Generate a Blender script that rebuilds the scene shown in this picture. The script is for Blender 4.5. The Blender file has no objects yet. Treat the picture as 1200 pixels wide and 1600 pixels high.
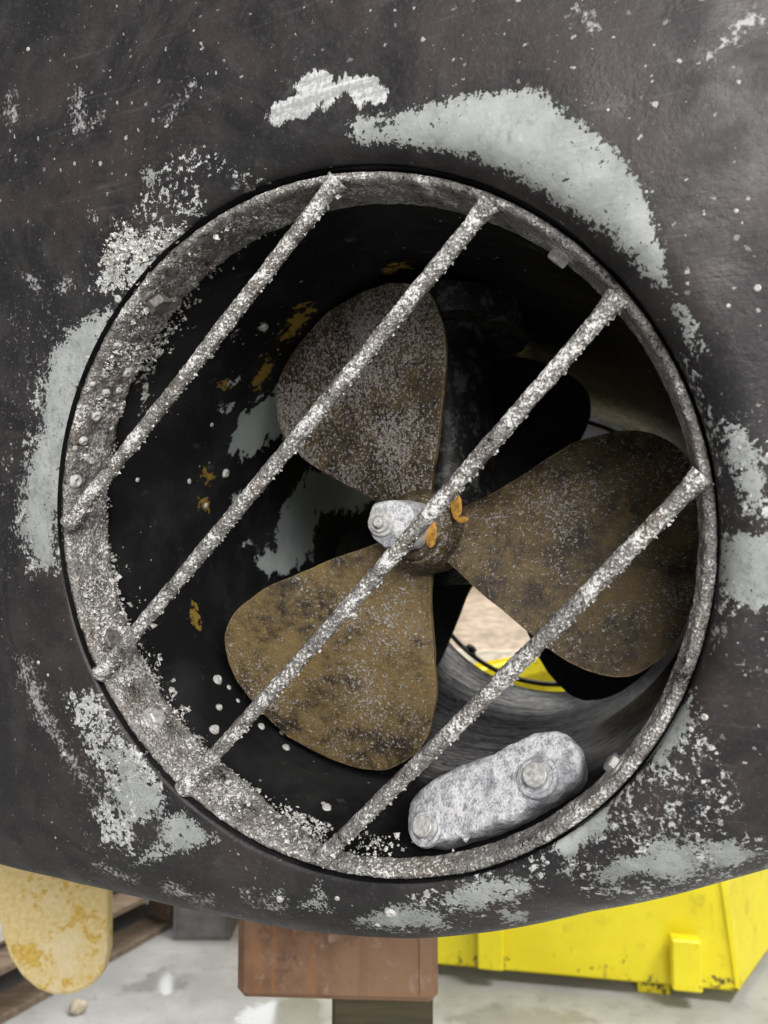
import bpy, math
import numpy as np
from math import radians, pi, sin, cos

sc = bpy.context.scene
# ------------------------------------------------------------------ camera, light, exposure
F, CX, CY = 1202.0, 600.0, 800.0            # focal length and centre for a 1200 x 1600 frame
PITCH = math.atan(88 / F)
CAM = np.array([0.0, 0.0, 1.10])
cd = bpy.data.cameras.new('camera')
cd.sensor_fit = 'VERTICAL'; cd.sensor_height = 36.0; cd.lens = F / 1600 * 36
cd.clip_start = 0.02; cd.clip_end = 100
cd.dof.use_dof = True; cd.dof.focus_distance = 0.47; cd.dof.aperture_fstop = 10.0
camo = bpy.data.objects.new('camera', cd)
camo.location = CAM; camo.rotation_euler = (pi / 2 + PITCH, 0, 0)
sc.collection.objects.link(camo); sc.camera = camo

wd = bpy.data.worlds.new('World'); sc.world = wd; wd.use_nodes = True
wd.node_tree.nodes['Background'].inputs[0].default_value = (0.93, 0.96, 1.0, 1)
wd.node_tree.nodes['Background'].inputs[1].default_value = 0.22


def area(name, loc, target, sx, sy, power, col=(1, 1, 1)):
    l = bpy.data.lights.new(name, 'AREA'); l.shape = 'RECTANGLE'; l.size = sx; l.size_y = sy
    l.energy = power; l.color = col
    o = bpy.data.objects.new(name, l); sc.collection.objects.link(o)
    from mathutils import Vector
    o.location = loc
    o.rotation_euler = (Vector(target) - Vector(loc)).to_track_quat('-Z', 'Y').to_euler()
    return o


area('unseen_hall_lamp', (0.45, -2.0, 2.2), (0, 0.5, 1.1), 2.0, 1.3, 108, (1.0, 0.975, 0.945))     # hall lamp behind the camera
area('unseen_hall_lamp', (2.1, 0.5, 3.4), (0.9, 2.3, 0.4), 1.4, 0.6, 140, (1.0, 0.98, 0.95))       # unseen lamp added to brighten the skip
area('unseen_hall_lamp', (0.1, 2.7, 4.4), (0.4, 3.9, 0.3), 2.6, 1.0, 190, (1.0, 0.98, 0.95))      # lamp over the far side of the boat
area('added_door_light', (-1.6, 9.0, 3.1), (-1.4, 0.0, 2.4), 3.4, 3.0, 190, (0.96, 0.98, 1.0))  # unseen lamp added for floor reflections and tunnel light, as from a door
sc.view_settings.view_transform = 'Standard'; sc.view_settings.look = 'None'
sc.view_settings.exposure = 0.0; sc.view_settings.gamma = 1.0
try:
    sc.cycles.use_denoising = True
    sc.cycles.max_bounces = 5
    sc.cycles.use_adaptive_sampling = True; sc.cycles.adaptive_threshold = 0.025
    sc.cycles.caustics_reflective = False; sc.cycles.caustics_refractive = False
except Exception:
    pass

# ------------------------------------------------------------------ frames
R_ = np.array([1.0, 0, 0]); F_ = np.array([0, cos(PITCH), sin(PITCH)]); U_ = np.array([0, -sin(PITCH), cos(PITCH)])


def W(c):                                    # camera axes (right, up, forward) -> world
    c = np.asarray(c, float)
    return CAM + c[..., 0:1] * R_ + c[..., 1:2] * U_ + c[..., 2:3] * F_


def Wd(c):
    c = np.asarray(c, float); return c[0] * R_ + c[1] * U_ + c[2] * F_


def proj(p):                                 # world -> pixel of the 1200 x 1600 frame
    d = np.asarray(p, float) - CAM
    z = d @ F_
    return np.stack([CX + F * (d @ R_) / z, CY - F * (d @ U_) / z], -1), z


def ray(px):
    px = np.atleast_2d(np.asarray(px, float))
    return ((px[:, 0] - CX) / F)[:, None] * R_ - ((px[:, 1] - CY) / F)[:, None] * U_ + F_


def hit(px, p0, n):                          # where the sight lines meet a plane
    d = ray(px); t = ((p0 - CAM) @ n) / (d @ n)
    return CAM + d * t[:, None]


def unit(v): return v / np.linalg.norm(v)


NC = unit(np.array([0.368, 0.0804, 0.9263]))
UC = unit(np.cross([0, 1, 0], NC)); VC = np.cross(NC, UC)
C0 = W(np.array([-0.02797, -0.01391, 0.43876]))            # centre of the grate ring
N0, U0, V0 = Wd(NC), Wd(UC), Wd(VC)                        # into the hull, right, up
AC = unit(np.array([454, -88.3, 1202.0])); AX = Wd(AC)     # tunnel axis (horizontal)
X0 = unit(np.cross([0, 0, 1.0], AX)) * -1
if X0[0] < 0: X0 = -X0
Y0 = np.cross(X0, AX) * 1.0
if Y0[2] < 0: Y0 = -Y0
H0 = W(np.array([(664.9 - 600) / F, -(831.1 - 800) / F, 1]) * 0.559)    # propeller centre


def RP(u, v, w):                             # ring frame -> world (w towards the camera)
    u, v, w = np.broadcast_arrays(np.asarray(u, float), np.asarray(v, float), np.asarray(w, float))
    return C0 + u[..., None] * U0 + v[..., None] * V0 - w[..., None] * N0


# ------------------------------------------------------------------ numeric helpers
rng = np.random.default_rng(7)
LAT = rng.random((32, 32, 32))


def vnoise(p):
    p = np.asarray(p, float); i = np.floor(p).astype(int); f = p - i; f = f * f * (3 - 2 * f)
    r = 0
    for dx in (0, 1):
        for dy in (0, 1):
            for dz in (0, 1):
                wgt = (f[..., 0] if dx else 1 - f[..., 0]) * (f[..., 1] if dy else 1 - f[..., 1]) * (f[..., 2] if dz else 1 - f[..., 2])
                r = r + wgt * LAT[(i[..., 0] + dx) % 32, (i[..., 1] + dy) % 32, (i[..., 2] + dz) % 32]
    return r - 0.5


def fbm(p, s, o=3):
    return sum(vnoise(p * s * 2 ** k + 7.3 * k) / 2 ** k for k in range(o))


def sdf(P, polys):                           # signed distance (positive inside), the largest over polygons
    out = np.full(len(P), -1e9)
    for poly in polys:
        q = np.asarray(poly, float)
        lo, hi = q.min(0) - 60, q.max(0) + 60
        sel = np.where(np.all((P > lo) & (P < hi), 1))[0]
        if not len(sel): continue
        x = P[sel]; ins = np.zeros(len(sel), bool); dm = np.full(len(sel), 1e9)
        for k in range(len(q)):
            a, b = q[k], q[(k + 1) % len(q)]
            ab = b - a; t = np.clip(((x - a) @ ab) / (ab @ ab + 1e-9), 0, 1)
            dm = np.minimum(dm, np.linalg.norm(x - a - t[:, None] * ab, axis=1))
            if a[1] != b[1]:
                ins ^= ((a[1] > x[:, 1]) != (b[1] > x[:, 1])) & (x[:, 0] < (b[0] - a[0]) * (x[:, 1] - a[1]) / (b[1] - a[1]) + a[0])
        out[sel] = np.maximum(out[sel], np.where(ins, dm, -dm))
    return np.clip(out / 10, -8, 8)          # in units of ten pixels, about four millimetres


def stroke(pts, w):                          # a polyline widened to a polygon
    p = np.asarray(pts, float); t = np.gradient(p, axis=0); n = np.stack([-t[:, 1], t[:, 0]], 1)
    n /= np.linalg.norm(n, axis=1)[:, None] + 1e-9
    w = np.broadcast_to(np.asarray(w, float), (len(p),))[:, None]
    return np.concatenate([p + n * w, (p - n * w)[::-1]])


def blob(x, y, r, ry=None, k=9):
    ry = ry or r
    return [(x + r * cos(a) * (0.8 + 0.4 * rng.random()), y + ry * sin(a) * (0.8 + 0.4 * rng.random())) for a in np.linspace(0, 2 * pi, k, endpoint=False)]


def grid_faces(nu, nv, wrap_u=False, flip=False):
    iu = np.arange(nu if wrap_u else nu - 1); iv = np.arange(nv - 1)
    a, b = np.meshgrid(iu, iv, indexing='ij'); a = a.ravel(); b = b.ravel(); a2 = (a + 1) % nu
    f = np.stack([a * nv + b, a2 * nv + b, a2 * nv + b + 1, a * nv + b + 1], 1)
    return f[:, ::-1] if flip else f


class MB:
    def __init__(s): s.v = []; s.f = []; s.n = 0

    def add(s, v, f):
        v = np.asarray(v, float).reshape(-1, 3)
        s.f += [tuple(int(i) + s.n for i in q) for q in f]; s.v.append(v); s.n += len(v)
        return s

    def box(s, c, x, y, z, bevel=0.0):       # centre and three half vectors, edges chamfered
        c, x, y, z = [np.asarray(k, float) for k in (c, x, y, z)]
        if not bevel:
            v = [c + i * x + j * y + k * z for i in (-1, 1) for j in (-1, 1) for k in (-1, 1)]
            return s.add(v, [(0, 1, 3, 2), (4, 6, 7, 5), (0, 4, 5, 1), (2, 3, 7, 6), (0, 2, 6, 4), (1, 5, 7, 3)])
        lx, ly, lz = [np.linalg.norm(k) for k in (x, y, z)]
        ex, ey, ez = x / lx, y / ly, z / lz
        v = []; idx = {}
        for i in (-1, 1):
            for j in (-1, 1):
                for k in (-1, 1):
                    for ax in range(3):
                        d = [lx - bevel, ly - bevel, lz - bevel]; d[ax] += bevel
                        idx[i, j, k, ax] = len(v); v.append(c + i * d[0] * ex + j * d[1] * ey + k * d[2] * ez)
        f = []
        q = [(-1, -1), (1, -1), (1, 1), (-1, 1)]
        for sg in (-1, 1):
            f.append([idx[sg, a, b, 0] for a, b in q]); f.append([idx[a, sg, b, 1] for a, b in q]); f.append([idx[a, b, sg, 2] for a, b in q])
        for a in (-1, 1):
            for b in (-1, 1):
                f.append([idx[-1, a, b, 1], idx[1, a, b, 1], idx[1, a, b, 2], idx[-1, a, b, 2]])
                f.append([idx[a, -1, b, 0], idx[a, 1, b, 0], idx[a, 1, b, 2], idx[a, -1, b, 2]])
                f.append([idx[a, b, -1, 0], idx[a, b, 1, 0], idx[a, b, 1, 1], idx[a, b, -1, 1]])
                for k in (-1, 1): f.append([idx[a, b, k, 0], idx[a, b, k, 1], idx[a, b, k, 2]])
        return s.add(v, f)

    def lathe(s, p, ax, prof, seg=32, xdir=None, hexed=False):   # profile [(distance along axis, radius)]
        ax = unit(np.asarray(ax, float)); x = np.cross(ax, [0.31, 0.2, 0.93]) if xdir is None else xdir - (xdir @ ax) * ax
        x = unit(x); y = np.cross(ax, x)
        a = np.linspace(0, 2 * pi, seg, endpoint=False)
        v = np.array([[p + h * ax + r * (cos(t) * x + sin(t) * y) for h, r in prof] for t in a])
        return s.add(v, grid_faces(seg, len(prof), True))

    def mesh(s, name):
        me = bpy.data.meshes.new(name); v = np.concatenate(s.v)
        me.from_pydata(v.tolist(), [], s.f); me.update()
        return me


def fix_normals(me):
    import bmesh
    bm = bmesh.new(); bm.from_mesh(me); bmesh.ops.recalc_face_normals(bm, faces=bm.faces); bm.to_mesh(me); bm.free()


def obj(name, mb, mat, parent=None, smooth=True, kind=None, label=None, attrs=None, fix=True, uv=None, weld=False):
    me = mb.mesh(name) if isinstance(mb, MB) else mb
    if weld:
        import bmesh
        bm = bmesh.new(); bm.from_mesh(me); bmesh.ops.remove_doubles(bm, verts=bm.verts, dist=0.0009); bm.to_mesh(me); bm.free()
    if parent is not None:
        co = np.empty(len(me.vertices) * 3); me.vertices.foreach_get('co', co)
        o_ = np.array(BASE[parent.name]); co = (co.reshape(-1, 3) - o_).ravel(); me.vertices.foreach_set('co', co)
    if attrs:
        for k, a in attrs.items():
            at = me.attributes.new(k, 'FLOAT', 'POINT'); at.data.foreach_set('value', np.asarray(a, np.float32))
    if uv is not None:
        at = me.attributes.new('flow', 'FLOAT_VECTOR', 'POINT'); at.data.foreach_set('vector', np.asarray(uv, np.float32).ravel())
    if fix: fix_normals(me)
    if smooth is True: me.polygons.foreach_set('use_smooth', [True] * len(me.polygons))
    elif smooth:
        me.polygons.foreach_set('use_smooth', [True] * len(me.polygons)); me.set_sharp_from_angle(angle=radians(smooth))
    me.materials.append(mat); me.update()
    o = bpy.data.objects.new(name, me); sc.collection.objects.link(o)
    if parent is not None: o.parent = parent; BASE[o.name] = BASE[parent.name]
    else: BASE[o.name] = np.zeros(3)
    if kind: o['kind'] = kind
    if label: o['label'] = label
    return o


BASE = {}


def thing(name, label, cat, loc, group=None):
    o = bpy.data.objects.new(name, None); sc.collection.objects.link(o)
    o.empty_display_size = 0.05
    o.location = loc; o['label'] = label; o['category'] = cat
    if group: o['group'] = group
    BASE[o.name] = np.asarray(loc, float)
    return o


def tag(o, label, cat, group=None):
    o['label'] = label; o['category'] = cat
    if group: o['group'] = group
    return o


# ------------------------------------------------------------------ materials
class Mat:
    def __init__(s, name, rough=0.6, metal=0.0, spec=0.5):
        s.m = bpy.data.materials.new(name); s.m.use_nodes = True; s.t = s.m.node_tree
        s.b = s.t.nodes['Principled BSDF']
        s.b.inputs['Roughness'].default_value = rough; s.b.inputs['Metallic'].default_value = metal
        s.b.inputs['Specular IOR Level'].default_value = spec
        s.tc = s.t.nodes.new('ShaderNodeTexCoord')

    def link(s, a, b): s.t.links.new(a, b)

    def setin(s, node, k, v):
        if v is None: return
        if hasattr(v, 'links') or isinstance(v, bpy.types.NodeSocket): s.link(v, node.inputs[k])
        else: node.inputs[k].default_value = v

    def coord(s, scale=(1, 1, 1), src=None, rot=(0, 0, 0)):
        n = s.t.nodes.new('ShaderNodeMapping'); s.link(src or s.tc.outputs['Object'], n.inputs['Vector'])
        n.inputs['Scale'].default_value = scale; n.inputs['Rotation'].default_value = rot
        return n.outputs[0]

    def noise(s, scale, detail=4, rough=0.55, vec=None, dist=0.0):
        n = s.t.nodes.new('ShaderNodeTexNoise'); s.link(vec or s.tc.outputs['Object'], n.inputs['Vector'])
        n.inputs['Scale'].default_value = scale; n.inputs['Detail'].default_value = detail
        n.inputs['Roughness'].default_value = rough; n.inputs['Distortion'].default_value = dist
        return n.outputs['Fac']

    def voro(s, scale, feat='F1', out='Distance', vec=None, rand=1.0):
        n = s.t.nodes.new('ShaderNodeTexVoronoi'); n.feature = feat
        s.link(vec or s.tc.outputs['Object'], n.inputs['Vector']); n.inputs['Scale'].default_value = scale
        n.inputs['Randomness'].default_value = rand
        return n.outputs[out]

    def attr(s, name, out='Fac'):
        n = s.t.nodes.new('ShaderNodeAttribute'); n.attribute_name = name; return n.outputs[out]

    def math(s, op, a, b=None, c=None, clamp=False):
        n = s.t.nodes.new('ShaderNodeMath'); n.operation = op; n.use_clamp = clamp
        s.setin(n, 0, a); s.setin(n, 1, b); s.setin(n, 2, c)
        return n.outputs[0]

    def ramp(s, x, lo, hi, a=0.0, b=1.0):
        n = s.t.nodes.new('ShaderNodeMapRange'); n.interpolation_type = 'SMOOTHSTEP'
        s.setin(n, 0, x); n.inputs[1].default_value = lo; n.inputs[2].default_value = hi
        n.inputs[3].default_value = a; n.inputs[4].default_value = b
        return n.outputs[0]

    def mix(s, fac, a, b):
        n = s.t.nodes.new('ShaderNodeMix'); n.data_type = 'RGBA'
        s.setin(n, 0, fac)
        for k, v in ((6, a), (7, b)):
            if isinstance(v, tuple): n.inputs[k].default_value = (*v[:3], 1)
            else: s.link(v, n.inputs[k])
        return n.outputs[2]

    def base(s, c):
        if isinstance(c, tuple): s.b.inputs['Base Color'].default_value = (*c[:3], 1)
        else: s.link(c, s.b.inputs['Base Color'])
        return s

    def rough(s, x): s.link(x, s.b.inputs['Roughness']); return s

    def metal(s, x): s.link(x, s.b.inputs['Metallic']); return s

    def bump(s, h, strength=0.5, dist=0.001):
        n = s.t.nodes.new('ShaderNodeBump'); n.inputs['Strength'].default_value = strength; n.inputs['Distance'].default_value = dist
        s.link(h, n.inputs['Height'])
        prev = s.b.inputs['Normal'].links
        if prev: s.link(prev[0].from_socket, n.inputs['Normal'])
        s.link(n.outputs[0], s.b.inputs['Normal'])
        return s


PRIMER = (0.39, 0.41, 0.40); CHALK = (0.62, 0.63, 0.62)


def hull_paint():
    m = Mat('worn_black_antifouling', 0.55)
    big = m.noise(7, 4, 0.6); mid = m.noise(38, 6, 0.66); fine = m.noise(420, 3, 0.65); mid2 = m.noise(130, 5, 0.68); chip = m.noise(60, 6, 0.75)
    stroke_c = m.coord((18, 18, 260), rot=(0.3, 0.9, 0.5)); st = m.noise(1, 3, 0.6, vec=stroke_c, dist=0.4)
    sg = m.ramp(big, 0.48, 0.62)                        # brush marks show only here and there
    col = m.mix(m.ramp(big, 0.40, 0.58), (0.017, 0.0173, 0.0177), (0.039, 0.031, 0.031))
    col = m.mix(m.ramp(mid, 0.42, 0.68, 0, 0.8), col, (0.044, 0.038, 0.0375))
    col = m.mix(m.ramp(m.noise(10, 6, 0.72, dist=1.4), 0.44, 0.62, 0, 0.9), col, (0.012, 0.012, 0.013))
    col = m.mix(m.math('MULTIPLY', m.ramp(st, 0.56, 0.8, 0, 0.45), sg), col, (0.12, 0.112, 0.108))
    col = m.mix(m.ramp(fine, 0.52, 0.74, 0, 0.35), col, (0.10, 0.094, 0.091))
    col = m.mix(m.ramp(chip, 0.60, 0.72, 0, 0.35), col, (0.13, 0.13, 0.128))
    # fine pale flecks, thicker where old salt spots sit
    vn = m.t.nodes.new('ShaderNodeTexVoronoi'); m.link(m.tc.outputs['Object'], vn.inputs['Vector']); vn.inputs['Scale'].default_value = 210
    sep = m.t.nodes.new('ShaderNodeSeparateColor'); m.link(vn.outputs['Color'], sep.inputs[0])
    gate = m.math('MULTIPLY', sep.outputs[0], m.ramp(m.math('ADD', big, m.math('MULTIPLY', m.math('SUBTRACT', mid, 0.5), 0.8)), 0.36, 0.62))
    rad = m.math('MULTIPLY', m.ramp(gate, 0.42, 1.0), 0.27)
    fleck = m.math('MULTIPLY', m.math('LESS_THAN', m.math('ADD', vn.outputs['Distance'], m.math('MULTIPLY', m.math('SUBTRACT', fine, 0.5), 1.3)), m.math('SUBTRACT', rad, 0.03)), m.math('ADD', m.math('MULTIPLY', sep.outputs[1], 0.7), 0.2))
    col = m.mix(fleck, col, (0.50, 0.495, 0.48))
    # soft scrapes, and a highlight painted along the lower hull edge
    scr = m.math('ADD', m.attr('scrape_glint'), m.math('MULTIPLY', m.math('SUBTRACT', fine, 0.5), 7.0))
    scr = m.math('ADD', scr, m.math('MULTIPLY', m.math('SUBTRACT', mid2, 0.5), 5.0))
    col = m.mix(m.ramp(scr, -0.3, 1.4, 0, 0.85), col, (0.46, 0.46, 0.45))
    # speckled salt and half worn primer
    sp = m.math('ADD', m.math('MULTIPLY', m.math('SUBTRACT', m.noise(260, 4, 0.72), 0.5), 5.5), m.math('MULTIPLY', m.math('SUBTRACT', chip, 0.5), 3.0))
    sp = m.math('ADD', sp, m.math('MINIMUM', m.math('MULTIPLY', m.attr('speck'), 0.55), 0.42))
    spm = m.ramp(sp, 0.14, 0.36)
    col = m.mix(spm, col, m.mix(m.ramp(fine, 0.4, 0.62), PRIMER, (0.68, 0.68, 0.67)))
    # bare primer, its edge eaten in flakes
    e = m.math('ADD', m.attr('primer'), m.math('MULTIPLY', m.math('SUBTRACT', mid2, 0.5), 5.0))
    e = m.math('ADD', e, m.math('MULTIPLY', m.math('SUBTRACT', m.noise(520, 3, 0.7), 0.5), 4.2))
    e = m.math('SUBTRACT', e, m.math('MULTIPLY', m.ramp(m.math('ADD', m.math('MULTIPLY', chip, 0.6), m.math('MULTIPLY', fine, 0.4)), 0.545, 0.63), 5.5))
    pm = m.ramp(e, -0.05, 0.12)
    pc = m.mix(m.ramp(mid, 0.3, 0.7), (0.30, 0.322, 0.31), (0.45, 0.472, 0.458))
    pc = m.mix(m.ramp(fine, 0.58, 0.76, 0, 0.5), pc, (0.64, 0.66, 0.64))
    pc = m.mix(m.ramp(mid2, 0.52, 0.72, 0, 0.6), pc, (0.20, 0.212, 0.205))
    pc = m.mix(m.ramp(m.noise(24, 6, 0.75, dist=1.0), 0.52, 0.68, 0, 0.6), pc, (0.23, 0.24, 0.232))
    pc = m.mix(m.math('MULTIPLY', m.ramp(st, 0.45, 0.7, 0, 0.3), sg), pc, (0.60, 0.62, 0.60))
    col = m.mix(pm, col, pc)
    w = m.math('ADD', m.attr('white'), m.math('MULTIPLY', m.math('SUBTRACT', mid2, 0.5), 3.2))
    w = m.math('ADD', w, m.math('MULTIPLY', m.math('SUBTRACT', m.noise(1, 4, 0.7, vec=m.coord((300, 300, 90), rot=(0, 0.35, 0))), 0.5), 3.6))
    wm = m.ramp(w, -0.1, 0.15)
    col = m.mix(wm, col, m.mix(m.ramp(m.math('ADD', m.math('MULTIPLY', st, 0.5), m.math('MULTIPLY', fine, 0.5)), 0.42, 0.6), (0.36, 0.37, 0.365), (0.68, 0.69, 0.685)))
    m.base(col)
    m.rough(m.math('ADD', m.math('MULTIPLY', pm, 0.2), m.ramp(mid, 0.3, 0.7, 0.42, 0.64)))
    hgt = m.math('SUBTRACT', m.math('ADD', m.math('MULTIPLY', spm, 0.9), m.math('MULTIPLY', wm, 0.5)), m.math('MULTIPLY', pm, 1.1))
    hgt = m.math('ADD', hgt, m.math('ADD', m.math('MULTIPLY', fleck, 1.4), m.math('MULTIPLY', fine, 0.5)))
    hgt = m.math('ADD', hgt, m.math('MULTIPLY', m.math('MULTIPLY', st, sg), 0.6))
    m.bump(hgt, 0.7, 0.0006); m.bump(mid, 0.35, 0.003)
    return m.m


def tunnel_paint():
    m = Mat('black_tunnel_paint', 0.5, spec=0.3)
    m.b.inputs['IOR'].default_value = 1.08
    big = m.noise(14, 5, 0.65); fine = m.noise(420, 3, 0.6); mid2 = m.noise(120, 4, 0.65)
    fl = m.attr('flow', 'Vector')
    st = m.noise(1, 5, 0.65, vec=m.coord((9, 160, 1), src=fl)); st2 = m.noise(1, 5, 0.7, vec=m.coord((45, 90, 1), src=fl), dist=2.0)
    col = m.mix(m.ramp(big, 0.4, 0.68), (0.012, 0.012, 0.0125), (0.027, 0.0275, 0.0275))
    col = m.mix(m.ramp(m.noise(60, 6, 0.75), 0.58, 0.78, 0, 0.8), col, (0.10, 0.105, 0.103))
    # worn, polished streaks round the tube, plus sheen and a lit sliver painted pale
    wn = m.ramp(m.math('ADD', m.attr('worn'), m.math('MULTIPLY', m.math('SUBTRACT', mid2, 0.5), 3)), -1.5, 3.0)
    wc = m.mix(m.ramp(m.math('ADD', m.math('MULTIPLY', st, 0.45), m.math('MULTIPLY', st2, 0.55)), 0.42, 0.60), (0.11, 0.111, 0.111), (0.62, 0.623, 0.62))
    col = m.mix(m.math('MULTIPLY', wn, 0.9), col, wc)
    cell = m.voro(190); cc = m.voro(190, out='Color')
    sep = m.t.nodes.new('ShaderNodeSeparateColor'); m.link(cc, sep.inputs[0])
    rad = m.math('MULTIPLY', m.ramp(m.math('MULTIPLY', sep.outputs[0], m.ramp(m.noise(18, 3), 0.42, 0.65)), 0.5, 0.95), 0.25)
    fleck = m.math('LESS_THAN', cell, rad)
    col = m.mix(m.math('MULTIPLY', fleck, 0.7), col, (0.42, 0.42, 0.40))
    e = m.math('ADD', m.attr('primer'), m.math('MULTIPLY', m.math('SUBTRACT', m.noise(75, 5, 0.65), 0.5), 7.0))
    e = m.math('ADD', e, m.math('MULTIPLY', m.math('SUBTRACT', fine, 0.5), 1.4))
    pm = m.ramp(e, -0.05, 0.15)
    col = m.mix(pm, col, m.mix(m.ramp(big, 0.35, 0.65), (0.42, 0.465, 0.45), (0.32, 0.36, 0.345)))
    y = m.math('ADD', m.attr('yellow'), m.math('MULTIPLY', m.math('SUBTRACT', m.noise(140, 5, 0.7), 0.5), 6.0))
    col = m.mix(m.ramp(y, -0.05, 0.2), col, m.mix(mid2, (0.33, 0.19, 0.03), (0.20, 0.16, 0.045)))
    s = m.math('ADD', m.attr('speck'), m.math('MULTIPLY', m.math('SUBTRACT', m.noise(300, 4, 0.7), 0.5), 9.0))
    s = m.math('ADD', s, m.math('MULTIPLY', m.math('SUBTRACT', mid2, 0.5), 6.0))
    spm = m.ramp(s, 0.6, 1.2)
    col = m.mix(spm, col, m.mix(m.ramp(fine, 0.4, 0.6), (0.36, 0.36, 0.33), (0.66, 0.65, 0.61)))
    m.base(col)
    m.rough(m.math('ADD', m.math('SUBTRACT', m.ramp(st, 0.35, 0.65, 0.72, 0.86), m.math('MULTIPLY', wn, 0.32)), m.math('MULTIPLY', m.math('ADD', pm, spm), 0.2)))
    m.bump(m.math('ADD', m.math('ADD', m.math('MULTIPLY', fine, 0.4), spm), m.math('ADD', fleck, m.math('MULTIPLY', st, 0.8))), 0.5, 0.0006)
    return m.m


def crust_metal(name='salt_crusted_steel', bright=0.0, warm=0.0):
    m = Mat(name, 0.5)
    a = m.noise(420, 4, 0.7); b = m.noise(1000, 2, 0.6); c = m.noise(60, 5, 0.7); v = m.voro(520)
    x = m.math('ADD', m.math('MULTIPLY', a, 0.6), m.math('MULTIPLY', b, 0.4))
    clump = m.math('MULTIPLY', m.math('SUBTRACT', c, 0.5), 0.75)
    col = m.mix(m.ramp(x, 0.36, 0.62), (0.13, 0.122, 0.114), (0.42, 0.405, 0.385))
    col = m.mix(m.ramp(m.noise(28, 4, 0.65), 0.50, 0.68, 0, 0.7 + warm), col, (0.19, 0.155, 0.125))
    col = m.mix(m.ramp(m.math('SUBTRACT', x, clump), 0.57 + bright * 0.3, 0.64 + bright * 0.3), col, (0.018, 0.017, 0.016))     # pits
    col = m.mix(m.ramp(m.math('ADD', m.math('MULTIPLY', v, -0.22), m.math('ADD', x, clump)), 0.45 - bright, 0.56 - bright), col, (0.86, 0.85, 0.825))   # salt
    m.base(col); m.rough(m.ramp(a, 0.35, 0.65, 0.26, 0.6)); m.metal(m.ramp(c, 0.46, 0.6, 0.35, 0.0))
    m.bump(m.math('SUBTRACT', m.math('ADD', a, b), v), 0.8, 0.0010)
    return m.m


def salt():
    m = Mat('salt_crystals', 0.6)
    a = m.noise(500, 4, 0.7); c = m.noise(60, 3)
    col = m.mix(m.ramp(a, 0.4, 0.56), (0.30, 0.29, 0.27), (0.82, 0.81, 0.775))
    col = m.mix(m.ramp(c, 0.52, 0.68, 0, 0.7), col, (0.20, 0.19, 0.175))
    m.base(col).bump(a, 0.8, 0.0008)
    return m.m


def bronze(name, gold, grey):
    m = Mat(name, 0.5)
    a = m.noise(60, 6, 0.72); b = m.noise(380, 4, 0.72); c = m.noise(800, 2, 0.65); big = m.noise(17, 5, 0.65); d = m.noise(170, 5, 0.75)
    col = m.mix(m.ramp(a, 0.38, 0.62), (0.036, 0.026, 0.017), (0.105, 0.076, 0.038))
    col = m.mix(m.math('MULTIPLY', m.ramp(m.math('ADD', m.math('MULTIPLY', big, 0.6), m.math('MULTIPLY', a, 0.4)), 0.43, 0.58), gold), col, (0.22, 0.152, 0.060))
    col = m.mix(m.ramp(d, 0.52, 0.68, 0, 0.42), col, (0.026, 0.019, 0.014))
    col = m.mix(m.math('MULTIPLY', m.ramp(m.math('SUBTRACT', 1.0, d), 0.56, 0.64), gold), col, (0.25, 0.175, 0.068))
    g = m.math('ADD', m.math('ADD', m.math('MULTIPLY', b, 0.6), m.math('MULTIPLY', c, 0.4)), m.math('MULTIPLY', m.math('SUBTRACT', m.noise(14, 5, 0.65), 0.5), 0.42))
    gm = m.ramp(g, 0.60 - grey, 0.645 - grey)
    col = m.mix(m.math('MULTIPLY', gm, 0.8), col, m.mix(m.ramp(c, 0.4, 0.6), (0.20, 0.182, 0.172), (0.50, 0.465, 0.445)))
    # edges rubbed to bare gold
    ed = m.ramp(m.math('ADD', m.attr('rub'), m.math('MULTIPLY', m.math('SUBTRACT', d, 0.5), 1.6)), 0.80, 1.15)
    col = m.mix(m.math('MULTIPLY', ed, 0.9), col, (0.36, 0.26, 0.115))
    fl = m.ramp(m.noise(1100, 2, 0.6), 0.69, 0.74)
    col = m.mix(fl, col, (0.50, 0.46, 0.41))
    m.base(col); m.metal(m.math('SUBTRACT', 0.3, m.math('MULTIPLY', gm, 0.3))); m.rough(m.ramp(a, 0.3, 0.7, 0.40, 0.6))
    m.bump(m.math('ADD', m.math('ADD', b, m.math('MULTIPLY', d, 0.8)), m.math('MULTIPLY', gm, 0.5)), 0.8, 0.0010)
    return m.m


def zinc(name='eroded_zinc', v=0.0):
    m = Mat(name, 0.55)
    a = m.noise(210, 5, 0.72); b = m.noise(650, 3, 0.7); c = m.noise(40, 4, 0.6)
    x = m.math('ADD', m.math('MULTIPLY', a, 0.6), m.math('MULTIPLY', b, 0.4))
    col = m.mix(m.ramp(x, 0.36, 0.58), (0.28, 0.295, 0.32), (0.84, 0.845, 0.86))
    col = m.mix(m.ramp(c, 0.46, 0.64, 0, 0.8 + v), col, (0.24, 0.25, 0.28))
    m.base(col); m.metal(m.ramp(c, 0.3, 0.7, 0.1, 0.5)); m.bump(m.math('ADD', a, b), 0.8, 0.0016)
    return m.m


def plain(name, col, rough=0.6, metal=0.0, var=0.25, scale=60, bump=0.4):
    m = Mat(name, rough, metal)
    a = m.noise(scale, 5, 0.65)
    m.base(m.mix(m.ramp(a, 0.3, 0.7), tuple(c * (1 - var) for c in col), tuple(min(1, c * (1 + var)) for c in col)))
    m.bump(a, bump, 0.001)
    return m.m


def dark_metal():
    m = Mat('dark_bronze', 0.6)
    a = m.noise(60, 5, 0.7)
    m.base(m.mix(m.ramp(a, 0.4, 0.7), (0.012, 0.012, 0.011), (0.032, 0.030, 0.026))); m.bump(a, 0.4, 0.001)
    return m.m


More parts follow.
